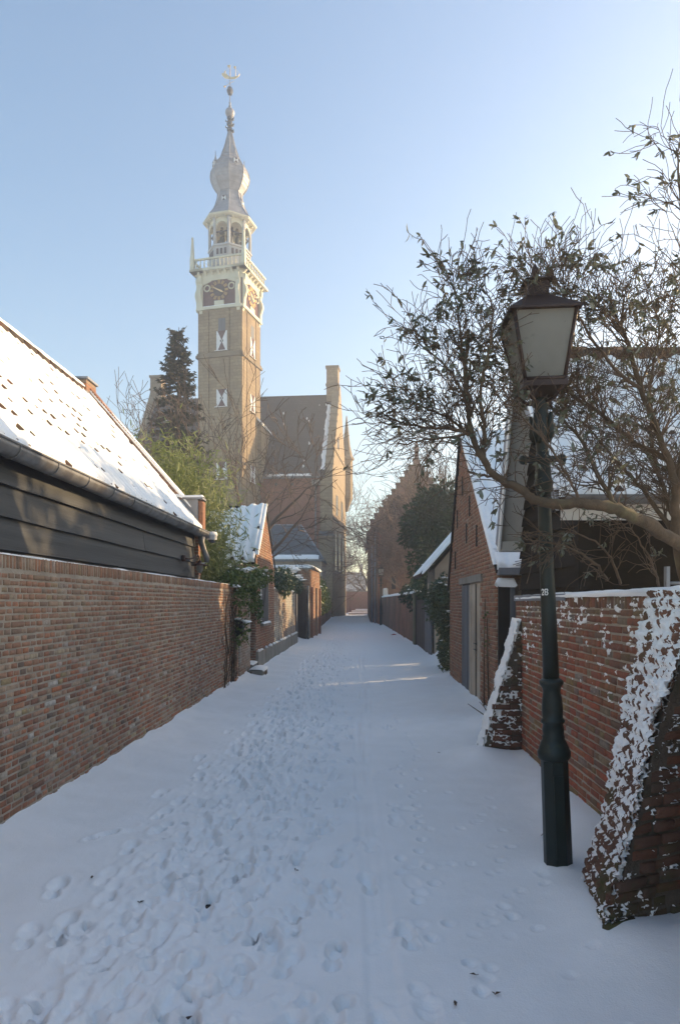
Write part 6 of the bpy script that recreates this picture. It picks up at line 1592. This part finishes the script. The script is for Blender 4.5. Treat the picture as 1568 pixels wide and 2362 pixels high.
def bamboo():
    t = thing("bamboo_clump", (-3.6, 14.5, 0), "tall feathery yellow green bamboo clump behind the barn corner", "bamboo")
    rr = random.Random(12); cu = MB(); P = []; D = []; S = []; L = []; W = []
    for k in range(150):
        y = rr.uniform(13.0, 16.0); x = rr.uniform(-4.7, -2.80 - 0.22 * (y - 13)); h = rr.uniform(2.6, 5.1) * (1.0 if x > -3.4 else 1.08)
        if x > -3.3: h *= rr.uniform(0.72, 0.95)
        a = rr.uniform(0, 6.28); ln = rr.uniform(0.2, 0.75)
        pts = [Vector((x, y, 0))]
        for i in range(1, 9):
            f = i / 8; pts.append(Vector((x + math.cos(a) * ln * f ** 2.6, y + math.sin(a) * ln * f ** 2.6, h * (f - 0.12 * f ** 4 * ln))))
        cu.tube(pts, [0.012 * (1 - 0.8 * i / 8) + 0.002 for i in range(9)], 4, False)
        for q in range(170):
            f = 0.30 + 0.70 * rr.random() ** 0.8; i = min(7, int(f * 8)); p = pts[i].lerp(pts[i + 1], f * 8 - i)
            p = p + rv(rr, 0.13 + 0.10 * f); d = rv(rr, 0.7) + (pts[i + 1] - pts[i]).normalized() * 0.3; d.z -= 0.7
            P.append(p); D.append(d); S.append(rv(rr)); L.append(rr.uniform(0.14, 0.28)); W.append(rr.uniform(0.020, 0.036))
    cu.build("culms", L_BAMBOO, t, "stuff"); link("foliage", leaf_mesh("foliage", P, D, S, L, W, L_BAMBOO, 0.12), t, "stuff")
bamboo()

def leaf_mass(name, label, cat, clumps, n, mat, seed, ln=(0.06, 0.12), wd=0.8, stems=None, snow=0, droop=0.6, snowsz=0.09):
    """clumps: (x, y, z, rx, ry, rz)"""
    c0 = clumps[0]; t = thing(name, (c0[0], c0[1], 0), label, cat); rr = random.Random(seed)
    P = []; D = []; S = []; L = []; W = []; sp = []
    tot = sum((c[3] * c[4] + c[3] * c[5] + c[4] * c[5]) for c in clumps)
    for c in clumps:
        m = int(n * (c[3] * c[4] + c[3] * c[5] + c[4] * c[5]) / tot)
        for k in range(m):
            u = rv(rr).normalized(); f = 0.55 + 0.5 * rr.random()
            lump = 0.8 + 0.4 * float(vnoise(np.array(u.x * 2.3 + c[0]), np.array(u.z * 2.3 + u.y * 1.7), seed))
            p = Vector((c[0] + u.x * c[3] * f * lump, c[1] + u.y * c[4] * f * lump, c[2] + u.z * c[5] * f * lump))
            d = u * 0.6 + rv(rr, 0.5); d.z -= droop * rr.random(); l = rr.uniform(*ln)
            P.append(p); D.append(d); S.append(u + rv(rr, 0.3)); L.append(l); W.append(l * wd * rr.uniform(0.7, 1.1))
        for k in range(snow):
            u = rv(rr); u.z = abs(u.z) + 0.6; u.normalize()
            s = snowsz * rr.uniform(0.4, 1.2); sp.append(((c[0] + u.x * c[3] * 0.95, c[1] + u.y * c[4] * 0.95, c[2] + u.z * c[5] * 0.95), s, s, s * 0.35))
    link("foliage", leaf_mesh("foliage", P, D, S, L, W, mat, 0.15), t, "stuff")
    if stems:
        m = MB()
        for pl, r in stems: m.tube(pl, [r * (1 - 0.5 * i / (len(pl) - 1)) for i in range(len(pl))], 5)
        m.build("stems", BARK, t)
    if sp: blobs(t, sp, "snow_patches", seed=seed)
    return t

rr = random.Random(4)
stems = []
for k in range(13):
    y = 12.2 + rr.random() * 1.3; x = -2.47; pts = [(x, y, -0.02)]
    for i in range(1, 9): pts.append((x + rr.uniform(0, 0.05), y + rr.gauss(0, 0.06) * i ** 0.5 + 0.02 * i, i * 0.24))
    stems.append((pts, rr.uniform(0.008, 0.02)))
leaf_mass("ivy_vine", "green ivy spilling over the end of the garden wall on bare stems", "ivy",
          [(-2.50, 13.9, 2.10, 0.35, 0.75, 0.24), (-2.45, 14.9, 2.15, 0.35, 0.7, 0.3), (-2.55, 15.9, 2.22, 0.28, 0.7, 0.26), (-2.55, 16.3, 2.35, 0.2, 0.5, 0.22), (-2.42, 13.5, 1.75, 0.14, 0.3, 0.30), (-2.34, 13.42, 1.10, 0.14, 0.22, 0.34), (-2.42, 15.2, 1.75, 0.12, 0.5, 0.35), (-2.44, 16.6, 1.5, 0.06, 0.35, 0.35), (-2.35, 17.0, 2.30, 0.18, 0.5, 0.22)],
          3600, L_IVY, 4, (0.04, 0.095), 0.85, stems, 2)
leaf_mass("cotoneaster_bush", "dark glossy bush with snow caught in it below the outhouse roof", "bush",
          [(-3.0, 15.3, 2.15, 0.45, 0.6, 0.32), (-3.3, 14.8, 2.1, 0.4, 0.6, 0.3), (-2.85, 15.8, 2.35, 0.3, 0.4, 0.22)], 1900, L_IVYD, 6, (0.05, 0.10), 0.7, None, 5)
leaf_mass("shade_holly", "dark holly added out of view behind the gabled house to block the sun", "tree", [(5.6, 18.6, 3.6, 1.7, 1.7, 2.2), (5.0, 17.6, 2.6, 1.3, 1.3, 1.6), (6.2, 19.4, 2.8, 1.3, 1.3, 1.8), (5.3, 24.0, 2.8, 1.6, 1.6, 2.2)], 12000, L_YEW, 33, (0.16, 0.3), 0.6, [([(5.6, 18.6, 0), (5.6, 18.6, 2.0), (5.6, 18.6, 4.5)], 0.16)], 0)  # unseen foliage added to stop low sun reaching the left wall
leaf_mass("hanging_ivy", "ivy hanging over the limewashed wall past the outhouse", "ivy", [(-2.55, 21.2, 2.32, 0.32, 1.2, 0.30), (-2.6, 23.3, 2.42, 0.35, 1.4, 0.40), (-2.5, 22.2, 2.1, 0.2, 1.0, 0.26)], 2600, L_IVYD, 7, (0.08, 0.15), 0.7, None, 4)
leaf_mass("snowy_bush", "small bush weighed down with snow before the brick shed", "bush", [(-2.75, 26.0, 2.35, 0.40, 0.7, 0.40), (-2.65, 27.4, 2.35, 0.38, 0.7, 0.36), (-2.8, 26.6, 2.75, 0.35, 0.6, 0.26)], 1700, L_IVYD, 8, (0.08, 0.15), 0.7, None, 16, snowsz=0.24)
leaf_mass("yellowish_ivy", "yellowish ivy bulging from the low wall beyond the brick shed", "ivy", [(-2.1, 36, 2.2, 0.35, 1.2, 0.75), (-2.15, 39, 1.8, 0.45, 2.0, 0.75), (-2.3, 43, 1.5, 0.5, 2.5, 0.5)], 2600, L_IVY, 9, (0.10, 0.2), 0.6, None, 2)
leaf_mass("clipped_ivy", "rounded green ivy bush on a leafy column beside the gabled brick house", "ivy",
          [(2.02, 16.0, 1.75, 0.42, 0.55, 0.52), (2.10, 17.3, 1.55, 0.42, 0.7, 0.48), (2.02, 15.6, 1.15, 0.26, 0.35, 0.3), (2.02, 15.5, 0.55, 0.17, 0.28, 0.6), (2.08, 16.4, 0.5, 0.16, 0.4, 0.55)], 5600, L_IVYD, 10, (0.05, 0.10), 0.8, None, 6, snowsz=0.07)
leaf_mass("dark_shrub", "dark shrub growing over the far brick wall by the lean-to shed", "bush", [(2.45, 27.5, 1.9, 0.5, 1.3, 0.65), (2.5, 25.0, 2.3, 0.45, 1.0, 0.8), (2.3, 31.0, 1.95, 0.4, 1.3, 0.5)], 2600, L_YEW, 11, (0.10, 0.2), 0.6, None, 4, snowsz=0.12)
leaf_mass("distant_scrub", "hazy scrub behind the end wall", "scrub", [(-2, 106, 3.6, 3.5, 2, 1.6), (2.5, 107, 3.4, 3.0, 2, 1.4), (-6, 108, 4, 3, 2, 1.8), (6, 108, 4, 3, 2, 1.8)], 2400, leafmat("scrub_twig", (0.12, 0.09, 0.07), (0.16, 0.12, 0.10), None, 0.8, 0.2), 13, (0.3, 0.8), 0.10, None, 0)
leaf_mass("roadside_seedling", "small leafless seedling bush at the foot of the gabled brick house", "bush", [(1.72, 8.55, 0.16, 0.12, 0.2, 0.12)], 30, L_IVY, 14, (0.03, 0.05), 0.6,
          [([(1.72, 8.5, 0), (1.72 + rr.gauss(0, .06), 8.5 + rr.gauss(0, .08), 0.16), (1.72 + rr.gauss(0, .16), 8.5 + rr.gauss(0, .2), 0.36)], 0.008) for k in range(22)], 0)
leaf_mass("climbing_stem", "thin dark climber on the wall of the gabled brick house", "climber", [(1.92, 10.2, 1.2, 0.03, 0.2, 0.4)], 24, L_IVY, 15, (0.03, 0.06), 0.8,
          [([(1.93, 10.1, 0), (1.92, 10.15, 0.7), (1.93, 10.25, 1.4)], 0.016), ([(1.93, 10.5, 0), (1.92, 10.45, 0.9), (1.93, 10.4, 1.7)], 0.012)], 0)

# fallen leaves on the snow
for i, (dx, dy) in enumerate(((1140, 2300), (1052, 2385 - 60), (1100, 2255), (1250, 1932), (680, 2010), (320, 2075), (212, 2030), (1015, 1740))):
    Y = EYE * 1568 / (dy - 1388); X = (dx - 828) / 1568 * Y
    z = ground_z(X, Y)
    o = link("dead_leaf", leaf_mesh("dead_leaf", [(0, 0, 0.006), (0.004, 0, 0.006)], [(1, 0.4, 0.25), (-0.6, 0.3, 0.5)], [(0, 0, 1), (0, 0, 1)], [0.035, 0.02], [0.016, 0.01], TWIG))
    o.location = (X, Y, z); o.rotation_euler = (0, 0, i * 1.3); tag(o, "curled dead brown leaf lying on the trodden snow", "leaf", "dead leaves on the snow")
s = link("paper_scrap", leaf_mesh("paper_scrap", [(0, 0, 0.01)], [(1, 0.1, 0.05)], [(0, 0, 1)], [0.4], [0.2], simple("red_paper", (0.45, 0.05, 0.04), (0.4, 0.04, 0.03), 3, 0.7, 0)))
s.location = (1.7, 33.5, ground_z(1.5, 33.5)); s.location.x = 1.55; tag(s, "scrap of red paper lying in the snow by the far wall", "litter")

# ------------------------------------------------------------------ winter haze
hz = MB().box(-135, 115, -34, 222, -1.2, 58)
m = bpy.data.materials.new("haze"); m.use_nodes = True; nt = m.node_tree
nt.nodes.remove(nt.nodes["Principled BSDF"])
pv = nt.nodes.new("ShaderNodeVolumePrincipled"); pv.inputs["Color"].default_value = (0.93, 0.95, 1.0, 1); pv.inputs["Density"].default_value = 0.0026; pv.inputs["Anisotropy"].default_value = 0.6
nt.links.new(pv.outputs[0], nt.nodes["Material Output"].inputs["Volume"])
tag(hz.build("haze", m), "thin winter haze hanging over the whole lane", kind="stuff")
